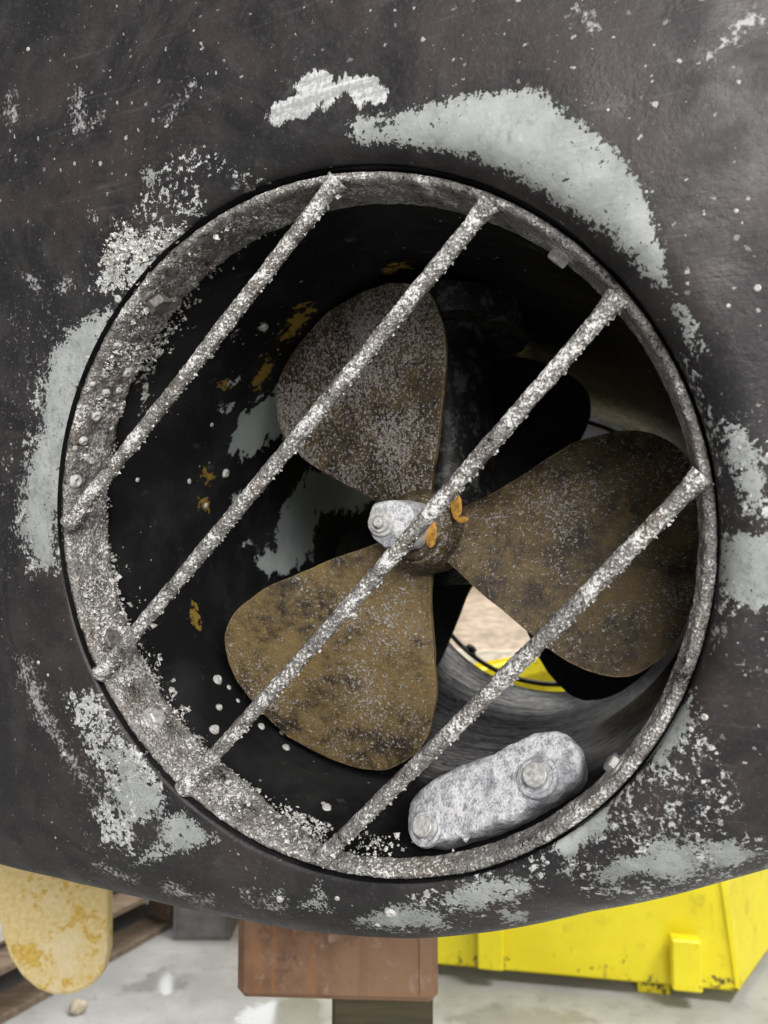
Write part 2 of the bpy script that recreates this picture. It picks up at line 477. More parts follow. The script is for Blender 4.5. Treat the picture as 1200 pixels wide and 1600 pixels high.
def leg_paint():
    m = Mat('worn_gear_leg_paint', 0.5)
    a = m.noise(70, 6, 0.75); b = m.noise(260, 4, 0.7)
    col = m.mix(m.ramp(a, 0.5, 0.62), (0.014, 0.014, 0.014), (0.13, 0.135, 0.13))
    col = m.mix(m.ramp(b, 0.6, 0.7, 0, 0.7), col, (0.28, 0.28, 0.27))
    m.base(col).bump(b, 0.5, 0.001)
    return m.m


def rust():
    m = Mat('rusty_steel', 0.7)
    a = m.noise(9, 5, 0.65); b = m.noise(60, 5, 0.7); s = m.noise(1, 4, 0.6, vec=m.coord((40, 40, 2.5)), dist=0.6)
    col = m.mix(m.ramp(a, 0.36, 0.62), (0.17, 0.085, 0.048), (0.31, 0.18, 0.105))
    col = m.mix(m.ramp(s, 0.58, 0.76, 0, 0.6), col, (0.40, 0.175, 0.05))
    col = m.mix(m.ramp(s, 0.46, 0.34, 0, 0.3), col, (0.12, 0.065, 0.04))
    col = m.mix(m.ramp(b, 0.54, 0.72, 0, 0.8), col, (0.40, 0.275, 0.195))
    col = m.mix(m.ramp(m.noise(26, 5, 0.7), 0.58, 0.74, 0, 0.8), col, (0.11, 0.06, 0.045))
    m.base(col).bump(b, 0.5, 0.002)
    return m.m


def skip_yellow():
    m = Mat('chipped_yellow_paint', 0.42)
    a = m.noise(6, 4, 0.6); b = m.noise(42, 6, 0.75)
    col = m.mix(m.ramp(a, 0.3, 0.7), (0.78, 0.66, 0.012), (0.90, 0.78, 0.022))
    # paint scraped off near the lower edge
    low = m.attr('wear')
    ch = m.ramp(m.math('ADD', m.math('ADD', m.math('MULTIPLY', b, 0.55), m.math('MULTIPLY', m.noise(9, 4, 0.6), 0.45)), m.math('MULTIPLY', low, 0.10)), 0.635, 0.665)
    col = m.mix(ch, col, m.mix(m.ramp(m.noise(90, 3), 0.4, 0.6), (0.10, 0.055, 0.025), (0.03, 0.027, 0.024)))
    col = m.mix(m.ramp(m.noise(14, 5, 0.7), 0.55, 0.72, 0, 0.6), col, (0.52, 0.41, 0.02))
    col = m.mix(m.ramp(m.noise(1, 5, 0.7, vec=m.coord((30, 30, 5))), 0.60, 0.70, 0, 0.5), col, (0.36, 0.24, 0.03))
    m.base(col).bump(ch, -0.4, 0.001)
    return m.m


def concrete():
    m = Mat('wet_concrete', 0.7)
    a = m.noise(2.2, 5, 0.62); b = m.noise(26, 5, 0.7)
    wet = m.ramp(m.math('ADD', m.attr('wet'), m.math('MULTIPLY', m.math('SUBTRACT', m.noise(6, 5, 0.65), 0.5), 9.0)), -0.6, 1.2)
    col = m.mix(m.ramp(a, 0.35, 0.65), (0.27, 0.27, 0.265), (0.42, 0.42, 0.41))
    col = m.mix(m.ramp(b, 0.52, 0.75, 0, 0.7), col, (0.20, 0.198, 0.19))
    col = m.mix(m.ramp(m.noise(95, 3, 0.7), 0.64, 0.74, 0, 0.6), col, (0.09, 0.085, 0.08))
    col = m.mix(m.math('MULTIPLY', wet, 0.6), col, (0.16, 0.16, 0.157))
    m.base(col); m.rough(m.ramp(wet, 0, 1, 0.66, 0.17)); m.b.inputs['Specular IOR Level'].default_value = 0.6
    dry = m.math('SUBTRACT', 1.0, wet)
    m.bump(m.math('MULTIPLY', b, dry), 0.4, 0.004)
    return m.m


def cream_board():
    m = Mat('flaking_cream_paint', 0.55)
    a = m.noise(26, 6, 0.75, dist=0.5); b = m.noise(9, 3, 0.6); c = m.noise(160, 4, 0.7)
    col = m.mix(m.ramp(c, 0.35, 0.7), (0.70, 0.53, 0.22), (0.82, 0.66, 0.33))
    col = m.mix(m.ramp(b, 0.48, 0.7, 0, 0.6), col, (0.82, 0.72, 0.50))
    f = m.ramp(m.math('ADD', m.math('MULTIPLY', a, 0.7), m.math('MULTIPLY', m.noise(12, 3), 0.3)), 0.52, 0.56)
    f = m.math('MULTIPLY', f, m.ramp(m.attr('flake'), -0.2, 1.0))
    col = m.mix(f, col, m.mix(m.ramp(c, 0.4, 0.62), (0.58, 0.36, 0.06), (0.74, 0.52, 0.13)))
    m.base(col).bump(f, -0.5, 0.001)
    return m.m


def wood(name, col):
    m = Mat(name, 0.7)
    a = m.noise(1, 4, 0.6, vec=m.coord((6, 90, 90))); b = m.noise(12, 4)
    c = m.mix(m.ramp(a, 0.35, 0.65), tuple(x * 0.6 for x in col), col)
    c = m.mix(m.ramp(b, 0.5, 0.75, 0, 0.5), c, tuple(x * 0.45 for x in col))
    m.base(c).bump(a, 0.4, 0.002)
    return m.m


M_hull = hull_paint(); M_tun = tunnel_paint(); M_crust = crust_metal(bright=0.012); M_bar = crust_metal('salt_crusted_bar', 0.05, 0.0)
M_salt = salt(); M_zinc = zinc(); M_dark = dark_metal(); M_leg = leg_paint(); M_rust = rust(); M_skip = skip_yellow()
M_floor = concrete(); M_cream = cream_board()
M_bl = [bronze('bronze_grey_patina', 0.25, 0.115), bronze('bronze_brown_patina', 0.5, 0.045), bronze('bronze_gold_patina', 1.0, 0.02)]
M_hub = bronze('bronze_hub', 0.3, 0.05)
M_bolt = plain('stainless_bolt', (0.60, 0.59, 0.57), 0.42, 0.35, 0.35, 300)
M_boltm = plain('dull_bolt', (0.32, 0.31, 0.29), 0.5, 0.3, 0.4, 300)
M_boltd = plain('fouled_bolt', (0.17, 0.16, 0.145), 0.6, 0.2, 0.5, 260)
M_orange = plain('orange_paint_remnant', (0.40, 0.205, 0.028), 0.7, 0, 0.5, 350)
M_barn = plain('barnacle_shell', (0.52, 0.51, 0.49), 0.7, 0, 0.3, 500)

# ------------------------------------------------------------------ floor and far wall
gx = np.concatenate([[-14, -6], np.linspace(-2.2, 2.2, 190), [6, 14]]); gy = np.concatenate([[-6, 0], np.linspace(1.3, 4.2, 190), [8, 14]])
GX, GY = np.meshgrid(gx, gy, indexing='ij'); gp = np.stack([GX, GY, 0 * GX], -1).reshape(-1, 3)
fpx, fz = proj(gp); fpx[fz < 0.3] = -5000
wet = sdf(fpx, [[(350, 1600), (380, 1572), (430, 1558), (500, 1568), (540, 1600), (440, 1640)], [(318, 1450), (330, 1428), (372, 1425), (392, 1440), (360, 1460)], [(180, 1545), (260, 1520), (320, 1535), (250, 1560)],
                [(700, 1590), (760, 1570), (900, 1580), (980, 1600), (800, 1620)]])
o = obj('floor', MB().add(gp, grid_faces(len(gx), len(gy))), M_floor, kind='structure', attrs={'wet': wet})
mb = MB(); mb.box((0, 9.2, 2.5), (14, 0, 0), (0, 0.1, 0), (0, 0, 2.5))
o = obj('wall_back', mb, plain('dark_hall_cladding', (0.05, 0.05, 0.052), 0.8, 0, 0.3, 6), kind='structure', smooth=False)

# ------------------------------------------------------------------ boat hull
HULL_BASE = np.array([C0[0] + AX[0] * 0.3, C0[1] + AX[1] * 0.3, 0.86])
hull = thing('boat_hull', 'black painted boat hull with round thruster tunnel and worn primer patches', 'boat hull', HULL_BASE)
RL = 0.2014


def lipf(th): return np.clip(np.cos(th - radians(42)), 0, 1)


def hull_w(u, v):
    r = np.hypot(u, v); th = np.arctan2(v, u)
    w = 0.003 + 0.017 * lipf(th) ** 0.8 * np.exp(-(np.maximum(0, r - 0.21) / 0.16) ** 2)
    w = w - np.maximum(0, np.abs(u) - 0.17) ** 2 / 1.3 - np.maximum(0, v - 0.2) ** 2 / 3.0
    p = np.stack([u, v, 0 * u], -1)
    return w + 0.006 * fbm(p, 5, 2) + 0.0012 * fbm(p, 30, 2)


RB = 0.075
# lower silhouette of the hull as pixels, used to find where the bilge starts to turn under
SIL = np.array([(-600, 1130), (-300, 1240), (0, 1352), (100, 1372), (200, 1398), (300, 1422), (400, 1443), (500, 1460), (600, 1470), (700, 1467), (800, 1454), (900, 1434), (1000, 1411), (1100, 1386), (1200, 1358), (1500, 1260), (1900, 1120)], float)


AU, AV, AN = AX @ U0, AX @ V0, AX @ N0


def bend(u, v, v0):                          # hull side, bilge turn, then a level underside
    w = hull_w(u, np.maximum(v, v0))
    th = np.clip((v0 - v) / RB, 0, radians(97)); ext = np.maximum(0, (v0 - v) - RB * radians(97))
    vv = np.where(v < v0, v0 - RB * np.sin(th) + ext * AV, v)
    ww = np.where(v < v0, w - RB * (1 - np.cos(th)) - ext * AN, w)
    return vv, ww


us = np.linspace(-0.62, 0.5, 90); v0s = []
for u in us:
    lo, hi = -0.5, -0.02
    for _ in range(26):
        v0 = (lo + hi) / 2
        v = np.linspace(v0 + 0.05, v0 - RB * 1.7, 60)
        vv, ww = bend(np.full(60, u), v, v0)
        px, z = proj(RP(np.full(60, u), vv, ww))
        g = np.max(px[:, 1] - np.interp(px[:, 0], SIL[:, 0], SIL[:, 1]))
        if g > 0: lo = v0
        else: hi = v0
    v0s.append(v0)
v0s = np.array(v0s)
kern = np.ones(9) / 9
v0s = np.convolve(np.pad(v0s, 4, 'edge'), kern, 'valid')


def V0u(u): return np.interp(u, us, v0s)


NT = 760
th = np.linspace(0, 2 * pi, NT, endpoint=False)
rf = 0.003 + 0.020 * lipf(th) ** 0.9
pts = []
for k in np.linspace(0, pi / 2, 8):          # rounded lip
    r = RL + rf * (1 - np.cos(k)); u, v = r * np.cos(th), r * np.sin(th)
    vv, ww = bend(u, v, V0u(u))
    pts.append((u, vv, ww - rf * (1 - np.sin(k))))
rmax = np.minimum(np.minimum(np.where(np.cos(th) > 0, 0.52, 0.68) / np.maximum(np.abs(np.cos(th)), 1e-6), np.where(np.sin(th) > 0, 0.62, 0.95) / np.maximum(np.abs(np.sin(th)), 1e-6)), 1.05)
r0 = RL + rf
steps = np.concatenate([np.linspace(0, 1, 168)[1:]])
rin = np.minimum(0.47, rmax)
for s in steps:
    r = r0 + (rin - r0) * s; u, v = r * np.cos(th), r * np.sin(th)
    vv, ww = bend(u, v, V0u(u)); pts.append((u, vv, ww))
for s in np.linspace(0, 1, 40)[1:]:
    r = rin + (rmax - rin) * s + 1e-4 * s; u, v = r * np.cos(th), r * np.sin(th)
    vv, ww = bend(u, v, V0u(u)); pts.append((u, vv, ww))
U, V, Wv = [np.stack([p[k] for p in pts], 1) for k in range(3)]
P = RP(U, V, Wv).reshape(-1, 3)
px, _ = proj(P)
primer = [
    [(543, 205), (560, 185), (610, 174), (700, 156), (760, 145), (845, 140), (862, 160), (900, 185), (950, 225), (985, 265), (1010, 310), (1025, 360), (1040, 420), (1046, 460), (1022, 442), (975, 394), (928, 352), (878, 320), (842, 296), (784, 264), (725, 243), (660, 230), (600, 224), (560, 222)],
    [(1052, 473), (1078, 488), (1092, 510), (1104, 550), (1085, 556), (1068, 520)],
    [(178, 482), (168, 520), (158, 545), (142, 600), (122, 660), (108, 720), (96, 780), (86, 830), (82, 890), (62, 890), (45, 858), (31, 820), (36, 770), (46, 710), (63, 670), (66, 600), (83, 550), (108, 515), (150, 488)],
    [(163, 1225), (222, 1208), (258, 1245), (250, 1272), (205, 1288)], [(150, 1165), (200, 1175), (225, 1205), (190, 1222)],
    [(215, 1348), (248, 1312), (263, 1274), (288, 1270), (312, 1294), (336, 1310), (300, 1328), (270, 1332), (240, 1345)],
    [(918, 1373), (960, 1345), (1000, 1330), (1020, 1308), (1090, 1318), (1140, 1313), (1192, 1335), (1150, 1352), (1100, 1357), (1065, 1381), (1040, 1373), (1000, 1362), (940, 1387)],
    [(1130, 666), (1157, 663), (1192, 720), (1197, 790), (1180, 830), (1160, 775), (1138, 720)],
    [(1122, 850), (1150, 832), (1225, 835), (1225, 955), (1160, 947), (1122, 930)],
    [(560, 1440), (600, 1420), (650, 1418), (700, 1432), (690, 1448), (610, 1450)], [(690, 1400), (770, 1370), (830, 1372), (830, 1395), (760, 1418), (700, 1420)],
    [(780, 1420), (800, 1422), (822, 1428), (815, 1440), (795, 1438)], [(860, 1330), (880, 1290), (940, 1262), (965, 1250), (945, 1300), (890, 1335)],
    [(1045, 1110), (1070, 1100), (1085, 1112), (1060, 1160), (1030, 1200), (1020, 1180)],
    [(470, 1415), (490, 1405), (492, 1385), (500, 1384), (514, 1420), (500, 1415)], blob(437, 1404, 9, 8), blob(235, 275, 9, 14), blob(146, 336, 5, 6), blob(888, 1356, 8, 10)]
speck_all = [[(140, 455), (165, 385), (195, 345), (222, 372), (240, 355), (292, 352), (285, 392), (245, 430), (200, 465)],
         [(105, 1085), (150, 1085), (178, 1130), (225, 1180), (262, 1250), (245, 1278), (200, 1290), (165, 1225), (135, 1170)],
         [(145, 1250), (172, 1238), (208, 1290), (205, 1335), (160, 1315)],
         [(850, 1330), (865, 1285), (945, 1235), (1000, 1195), (1035, 1130), (1085, 1090), (1100, 1130), (1150, 1250), (1120, 1310), (1000, 1310), (930, 1330)],
         [(560, 1448), (640, 1405), (720, 1378), (800, 1335), (850, 1300), (845, 1390), (780, 1422), (700, 1450)],
         [(1128, 660), (1160, 655), (1215, 720), (1215, 850), (1170, 830)], [(1115, 840), (1215, 820), (1215, 965), (1120, 950)],
         [(170, 480), (120, 500), (60, 600), (25, 820), (50, 895), (90, 890), (110, 700)],
         [(880, 1350), (1000, 1300), (1200, 1310), (1200, 1350), (1060, 1390), (920, 1395)],
         [(1045, 560), (1075, 560), (1110, 650), (1130, 800), (1110, 790), (1085, 660)],
         [(430, 290), (300, 260), (320, 330), (240, 340), (210, 330), (280, 230)]]
scrape_glint = [stroke([(32, 1025), (50, 1075), (72, 1125), (98, 1165), (130, 1215), (175, 1265)], [6, 10, 9, 7, 4, 1]),
          stroke([(1095, 100), (1130, 70), (1150, 45), (1185, 25)], [4, 6, 8, 6]), stroke([(890, 25), (910, 18), (930, 45)], [8, 10, 6]),
          stroke([(120, 140), (125, 200), (160, 180)], [3, 10, 3]), stroke([(20, 145), (18, 190)], [2, 5]), stroke([(95, 460), (106, 438)], [5, 5]),
          stroke([(258, 1385), (290, 1396), (335, 1412)], [4, 5, 2]), stroke([(385, 1400), (440, 1420)], [2, 5]), stroke([(150, 1352), (210, 1374)], [1, 3]),
          stroke([(372, 285), (392, 298)], [4, 3]), stroke([(770, 1464), (860, 1446), (960, 1424), (1060, 1400), (1125, 1384)], [2, 4, 5, 6, 3]),  # last stroke: highlight on the worn hull edge, put in as pale colour
          stroke([(45, 430), (60, 455)], [5, 3]), stroke([(1100, 1000), (1130, 985)], [3, 3]), stroke([(260, 190), (300, 130)], [2, 3])]
smear = [speck_all[3], [(1110, 640), (1200, 640), (1210, 1100), (1120, 1000)], [(20, 480), (100, 460), (60, 620), (10, 900)], [(130, 1080), (230, 1190), (260, 1330), (140, 1330)]]
white = [[(416, 184), (424, 160), (462, 146), (468, 120), (490, 113), (515, 112), (524, 128), (540, 118), (575, 120), (605, 138), (610, 168), (592, 164), (575, 156), (562, 168), (548, 152), (538, 140), (520, 160), (508, 175), (503, 158), (470, 187), (428, 192)]]
speck = speck_all[:3]
spk = np.maximum(sdf(px, speck), np.minimum(sdf(px, speck_all[3:]), -0.2))
obj('shell', MB().add(P, grid_faces(NT, len(pts), True)), M_hull, hull,
    attrs={'primer': sdf(px, primer), 'speck': spk, 'scrape_glint': np.maximum(sdf(px, scrape_glint), np.maximum(np.minimum(sdf(px, smear), -0.95), np.minimum(sdf(px, smear[:1]), -0.62))), 'white': sdf(px, white)})

# tunnel tube, from the ring plane through to the far side
C_ax = C0 + AX * 0.0
LT = 0.71                                     # length from the ring plane
OFF = (H0 - C0) - ((H0 - C0) @ AX) * AX       # tunnel axis relative to the ring centre
NA = 420
tl = np.concatenate([np.linspace(-0.003, 0.25, 90), np.linspace(0.25, LT, 90)[1:]])
ta = np.linspace(0, 2 * pi, NA, endpoint=False)
tv = []


def smooth(x): x = np.clip(x, 0, 1); return x * x * (3 - 2 * x)


def tube(t, r, a):
    s = smooth(t / 0.14)
    u = unit(U0 * (1 - s) + X0 * s); v = unit(V0 * (1 - s) + Y0 * s)
    base = C0 + AX * t + OFF * s
    return base + np.asarray(r)[..., None] * (np.cos(a)[..., None] * u + np.sin(a)[..., None] * v)


for t in tl:
    s = smooth(t / 0.1)
    r = 0.2013 * (1 - s) + 0.1965 * s + 0.0025 * smooth((t - LT + 0.07) / 0.07)
    tv.append(tube(t, r + 0.0008 * vnoise(np.stack([np.cos(ta) * 4, np.sin(ta) * 4, 0 * ta + t * 9], -1)), ta))
TV = np.stack(tv, 1)
P = TV.reshape(-1, 3); px, _ = proj(P)
flow = np.stack([np.broadcast_to(ta[:, None] * 0.2, TV.shape[:2]), np.broadcast_to(tl[None], TV.shape[:2]), np.zeros(TV.shape[:2])], -1).reshape(-1, 3)
t_pr = [[(360, 690), (375, 650), (410, 620), (440, 600), (475, 640), (455, 690), (420, 680), (395, 712), (365, 712)],
        [(395, 880), (430, 850), (440, 790), (480, 740), (540, 725), (585, 780), (560, 800), (530, 800), (500, 800), (490, 860), (460, 890), (420, 905)],
        [(360, 780), (380, 770), (375, 800)], blob(372, 598, 12, 8), blob(390, 850, 10, 5), blob(352, 632, 9, 5), [(670, 690), (700, 690), (705, 770), (680, 770)]]
t_ye = [stroke([(398, 605), (412, 580), (420, 562)], [7, 9, 6]), stroke([(440, 530), (455, 520), (465, 500), (490, 480)], [6, 9, 9, 5]), blob(322, 745, 8, 12), blob(320, 790, 6, 9), stroke([(302, 945), (310, 985)], [3, 5]),
        stroke([(600, 425), (640, 415)], [4, 5]), blob(470, 480, 8, 5), blob(350, 604, 10, 4)]
t_worn_lit = [[(690, 985), (760, 1060), (900, 1098), (1050, 1050), (1050, 1110), (970, 1190), (800, 1220), (660, 1215), (660, 1120)], [(900, 618), (940, 628), (1000, 646), (1060, 676), (1095, 715), (1075, 718), (1020, 694), (960, 672), (900, 656)],  # first outline: wear plus sheen; second: lit sliver put into the colour
        [(740, 500), (830, 510), (820, 560), (760, 560)]]
t_sp = [[(150, 780), (130, 900), (160, 1040), (215, 1110), (300, 1170), (330, 1150), (300, 1140), (270, 1120), (255, 1090), (245, 1060), (220, 1020), (200, 985), (175, 930)],
        [(330, 1200), (300, 1215), (330, 1255), (400, 1290), (470, 1330), (500, 1330), (430, 1290), (370, 1240)],
        [(215, 590), (250, 520), (260, 460), (400, 365), (440, 340), (420, 360), (350, 400), (280, 455), (262, 490), (245, 560), (225, 640)],
        blob(410, 512, 5), blob(362, 512, 10, 8)]
obj('tunnel', MB().add(P, grid_faces(NA, len(tl), True)), M_tun, hull, uv=flow,
    attrs={'primer': sdf(px, t_pr), 'yellow': sdf(px, t_ye), 'worn': sdf(px, t_worn_lit), 'speck': sdf(px, t_sp)})  # the worn mask also carries the painted sheen and lit sliver
# far side of the hull
ECEN = C0 + AX * LT + OFF
fr = [(0.199, 0.0), (0.2005, 0.004), (0.207, 0.006), (0.25, 0.006), (0.4, 0.0), (0.62, -0.05)]
a = np.linspace(0, 2 * pi, 128, endpoint=False)
FV = []
for r, d in fr:
    rr = np.where(np.sin(a) < 0, np.minimum(r, 0.30 / np.maximum(-np.sin(a), 1e-3)), r)
    FV.append(ECEN + rr[:, None] * (np.cos(a)[:, None] * X0 + np.sin(a)[:, None] * Y0) + d * AX)
FV = np.stack(FV, 1)
z0 = np.zeros(FV.shape[0] * FV.shape[1]) - 8
obj('shell', MB().add(FV.reshape(-1, 3), grid_faces(128, len(fr), True)), M_hull, hull, attrs={'primer': z0, 'speck': z0, 'scrape_glint': z0, 'white': z0})


# ------------------------------------------------------------------ grate: ring, bars, bolts, crust
def tubemesh(mb, path, rad, seg=22, noise=0.0, nscale=350, caps=True):
    path = np.asarray(path, float); n = len(path); T = unit(path[-1] - path[0])
    x = unit(np.cross(T, N0)); y = np.cross(T, x)
    a = np.linspace(0, 2 * pi, seg, endpoint=False)
    rad = np.broadcast_to(np.asarray(rad, float), (n,))
    dirs = np.cos(a)[:, None] * x + np.sin(a)[:, None] * y
    v = path[None] + dirs[:, None] * rad[None, :, None]
    if noise:
        d = noise * (fbm(v, nscale, 2) + 0.9 * vnoise(v * nscale * 0.3)) * 1.6
        d += noise * 1.4 * np.maximum(0, vnoise(v * nscale * 0.8 + 3.1) - 0.25) * 3
        v = v + dirs[:, None] * d[..., None]
    mb.add(v, grid_faces(seg, n, True))
    if caps:
        k = mb.n - seg * n
        mb.f.append(tuple(k + i * n for i in range(seg))); mb.f.append(tuple(k + i * n + n - 1 for i in range(seg))[::-1])
    return v, dirs


grate = thing('grate', 'round salt-crusted steel grate with four slanting bars in the tunnel mouth nearest the camera', 'grate', RP(0, -0.2, 0))
# hoop: a flat bar bent to a circle
NS = 900
a = np.linspace(0, 2 * pi, NS, endpoint=False)
prof = [(0.1999, -0.030), (0.2003, -0.015), (0.2003, -0.002), (0.1994, 0.0005), (0.1975, 0.0012), (0.1958, 0.0006), (0.1948, -0.0015)] + [(0.1945 - 0.0002 * k, -0.0015 - 0.0024 * k) for k in range(1, 14)] + [(0.1935, -0.0345), (0.197, -0.035)]
rv = np.array([[r, w] for r, w in prof])
uu = rv[None, :, 0] * np.cos(a)[:, None]; vv = rv[None, :, 0] * np.sin(a)[:, None]
depthk = 1 - 0.72 * smooth((np.cos(a - radians(-48)) - 0.35) / 0.4)
v = RP(uu, vv, rv[None, :, 1] * depthk[:, None])
rad_in = -(np.cos(a)[:, None] * U0 + np.sin(a)[:, None] * V0)
d = 0.0011 * (fbm(v, 330, 2) + vnoise(v * 110)) + 0.0018 * np.maximum(0, vnoise(v * 240) - 0.2)
leftside = smooth((np.cos(a - radians(190)) + 0.15) / 0.5)[:, None]
inner = (rv[None, :, 1] < 0) & (rv[None, :, 0] < 0.197)
v = v + rad_in[:, None] * (d * inner * (0.6 + 1.2 * leftside))[..., None] - N0 * (d * (~inner) * 0.9)[..., None]
obj('ring', MB().add(v, np.concatenate([grid_faces(NS, len(prof), True), np.array([[i * len(prof) + len(prof) - 1, ((i + 1) % NS) * len(prof) + len(prof) - 1, ((i + 1) % NS) * len(prof), i * len(prof)] for i in range(NS)])])), M_crust, grate)

bars = [((528, 281), (107, 818)), ((766, 316), (156, 1054)), ((966, 463), (286, 1233)), ((1098, 742), (503, 1341))]
crust_pts = []
for (a0, a1) in bars:
    e = hit([a0, a1], RP(0, 0, 0.0025), N0)
    n = 420; t = np.linspace(0, 1, n)
    path = e[0] + (e[1] - e[0]) * t[:, None]
    path += U0 * (0.0012 * np.sin(t * pi) * rng.normal())[:, None]
    L = np.linalg.norm(e[1] - e[0])
    dd = np.minimum(t, 1 - t) * L
    rad = 0.0044 + 0.0016 * np.exp(-(dd / 0.008) ** 2) + 0.0004 * vnoise(np.stack([t * L * 60, t * 0, t * 0 + rng.random() * 9], -1))
    mb = MB(); v, dirs = tubemesh(mb, path, rad, 26, 0.00036, 520)
    obj('bar', mb, M_bar, grate)
    low = unit(e[1] - e[0]); side = unit(np.cross(low, N0))
    if side[2] > 0: side = -side
    crust_pts.append((path, rad, side))

# hex bolts through the hoop
def hexbolt(mb, p, ax, r=0.006, h=0.005, rot=0.3, washer=True):
    ax = unit(np.asarray(ax, float)); x = unit(np.cross(ax, N0 + 0.1 * U0)); y = np.cross(ax, x); x = cos(rot) * x + sin(rot) * y
    if washer: mb.lathe(p, ax, [(-0.002, r * 1.45), (0.0008, r * 1.45), (0.0012, r * 1.35), (0.0012, 0.0001)], 26)
    mb.lathe(p, ax, [(0.0006, r), (h * 0.82, r), (h, r * 0.86), (h, 0.0001)], 6, x)
    return mb


def ring_bolt(pxy, w, mat, r=0.006, rot=0.3, h=0.005):
    q = hit([pxy], RP(0, 0, w), N0)[0] - C0; ang = math.atan2(q @ V0, q @ U0)
    p = RP(0.1935 * cos(ang), 0.1935 * sin(ang), w)
    inw = -(cos(ang) * U0 + sin(ang) * V0)
    obj('bolt', hexbolt(MB(), p - inw * 0.0005, inw, r, h, rot), mat, grate, smooth=25)


ring_bolt((880, 394), -0.017, M_bolt, 0.0062, 0.2, 0.006)
ring_bolt((250, 478), -0.014, M_boltd, 0.0075, 0.5, 0.007)
ring_bolt((229, 1137), -0.016, M_bolt, 0.0065, 0.9, 0.005)
ring_bolt((163, 1005), -0.014, M_boltd, 0.0075, 0.1, 0.005)
ring_bolt((938, 1176), -0.010, M_boltm, 0.0054, 0.6, 0.005)

# salt flakes: jagged crystals on the hoop's left and lower inside and under the bars
def flakes(mb, pos, nrm, size):
    n = len(pos)
    ico = np.array([(1, 0, 0), (-0.5, 0.87, 0), (-0.5, -0.87, 0), (0.25, 0.2, 1.0), (0.0, 0.0, -0.8)])
    fc = [(0, 1, 3), (1, 2, 3), (2, 0, 3), (1, 0, 4), (2, 1, 4), (0, 2, 4)]
    vs = []; fs = []
    for i in range(n):
        q = rng.normal(size=(3, 3)); q, _ = np.linalg.qr(q)
        k = ico * size[i] * rng.uniform(0.5, 1.5, (5, 3))
        w = k @ q.T
        w += nrm[i] * np.maximum(0, 0.3 * size[i])
        vs.append(pos[i] + w); fs += [tuple(j + 5 * i for j in f) for f in fc]
    mb.add(np.concatenate(vs), fs)


mb = MB()
ang = np.concatenate([rng.normal(radians(146), radians(14), 2600), rng.normal(radians(214), radians(20), 6500), rng.normal(radians(252), radians(9), 1500), rng.uniform(radians(95), radians(290), 1500)])
keep = (ang > radians(92)) & (ang < radians(292)); ang = ang[keep]
dens = vnoise(np.stack([np.cos(ang) * 14, np.sin(ang) * 14, 0 * ang], -1))
wv = -0.002 - 0.034 * rng.random(len(ang)) ** 0.75
inw = -(np.cos(ang)[:, None] * U0 + np.sin(ang)[:, None] * V0)
pp = RP(0.1932 * np.cos(ang), 0.1932 * np.sin(ang), wv)
kk = dens + 0.3 * rng.random(len(ang)) > 0.19
flakes(mb, pp[kk], inw[kk], rng.gamma(3.0, 0.00024, kk.sum()))
# ragged shelf of crystals just behind the hoop
ang = np.concatenate([rng.normal(radians(147), radians(10), 1900), rng.normal(radians(218), radians(11), 4600), rng.normal(radians(188), radians(4), 420), rng.normal(radians(246), radians(8), 900)])
reach = 0.034 * np.clip(0.55 + 1.5 * vnoise(np.stack([ang * 9, 0 * ang, 0 * ang + 2.2], -1)) + 0.7 * vnoise(np.stack([ang * 40, 0 * ang, 0 * ang], -1)), 0, 1.3)
tt = 0.030 + reach * rng.random(len(ang)) ** 0.9
pp = np.array([tube(t_, 0.2035 - 0.006 * smooth(t_ / 0.1), np.array([a_]))[0] for t_, a_ in zip(tt, ang)])
inw = -(np.cos(ang)[:, None] * U0 + np.sin(ang)[:, None] * V0)
flakes(mb, pp + inw * (0.004 * rng.random(len(ang)) * (tt < 0.045))[:, None], inw, rng.gamma(3.0, 0.00027, len(ang)))
for path, rad, side in crust_pts:
    n = 300; k = rng.integers(0, len(path), n)
    al = rng.normal(0.0, 0.55, n); dirn = np.cos(al)[:, None] * side + np.sin(al)[:, None] * N0
    g = vnoise(np.stack([k * 0.08, 0 * k, 0 * k + 5.5], -1)) + 0.3 * rng.random(n) > 0.0
    flakes(mb, (path[k] + dirn * (rad[k] + 0.0002)[:, None])[g], dirn[g], rng.gamma(3.0, 0.0002, g.sum()))
obj('salt_crust', mb, M_salt, grate, smooth=False, kind='stuff', fix=False)

# ------------------------------------------------------------------ far grate (only its hoop shows)
fg = thing('grate', 'dark steel grate ring at the far end of the tunnel, seen past the blades', 'grate', ECEN - Y0 * 0.19)
mb = MB(); a = np.linspace(0, 2 * pi, 160, endpoint=False)
pr = [(0.1935, -0.034), (0.1935, -0.004), (0.186, -0.004), (0.186, -0.034)]
v = np.stack([ECEN + r * (np.cos(a)[:, None] * X0 + np.sin(a)[:, None] * Y0) + w * AX for r, w in pr], 1)
mb.add(v, np.concatenate([grid_faces(160, 4, True), np.array([[i * 4 + 3, ((i + 1) % 160) * 4 + 3, ((i + 1) % 160) * 4, i * 4] for i in range(160)])]))
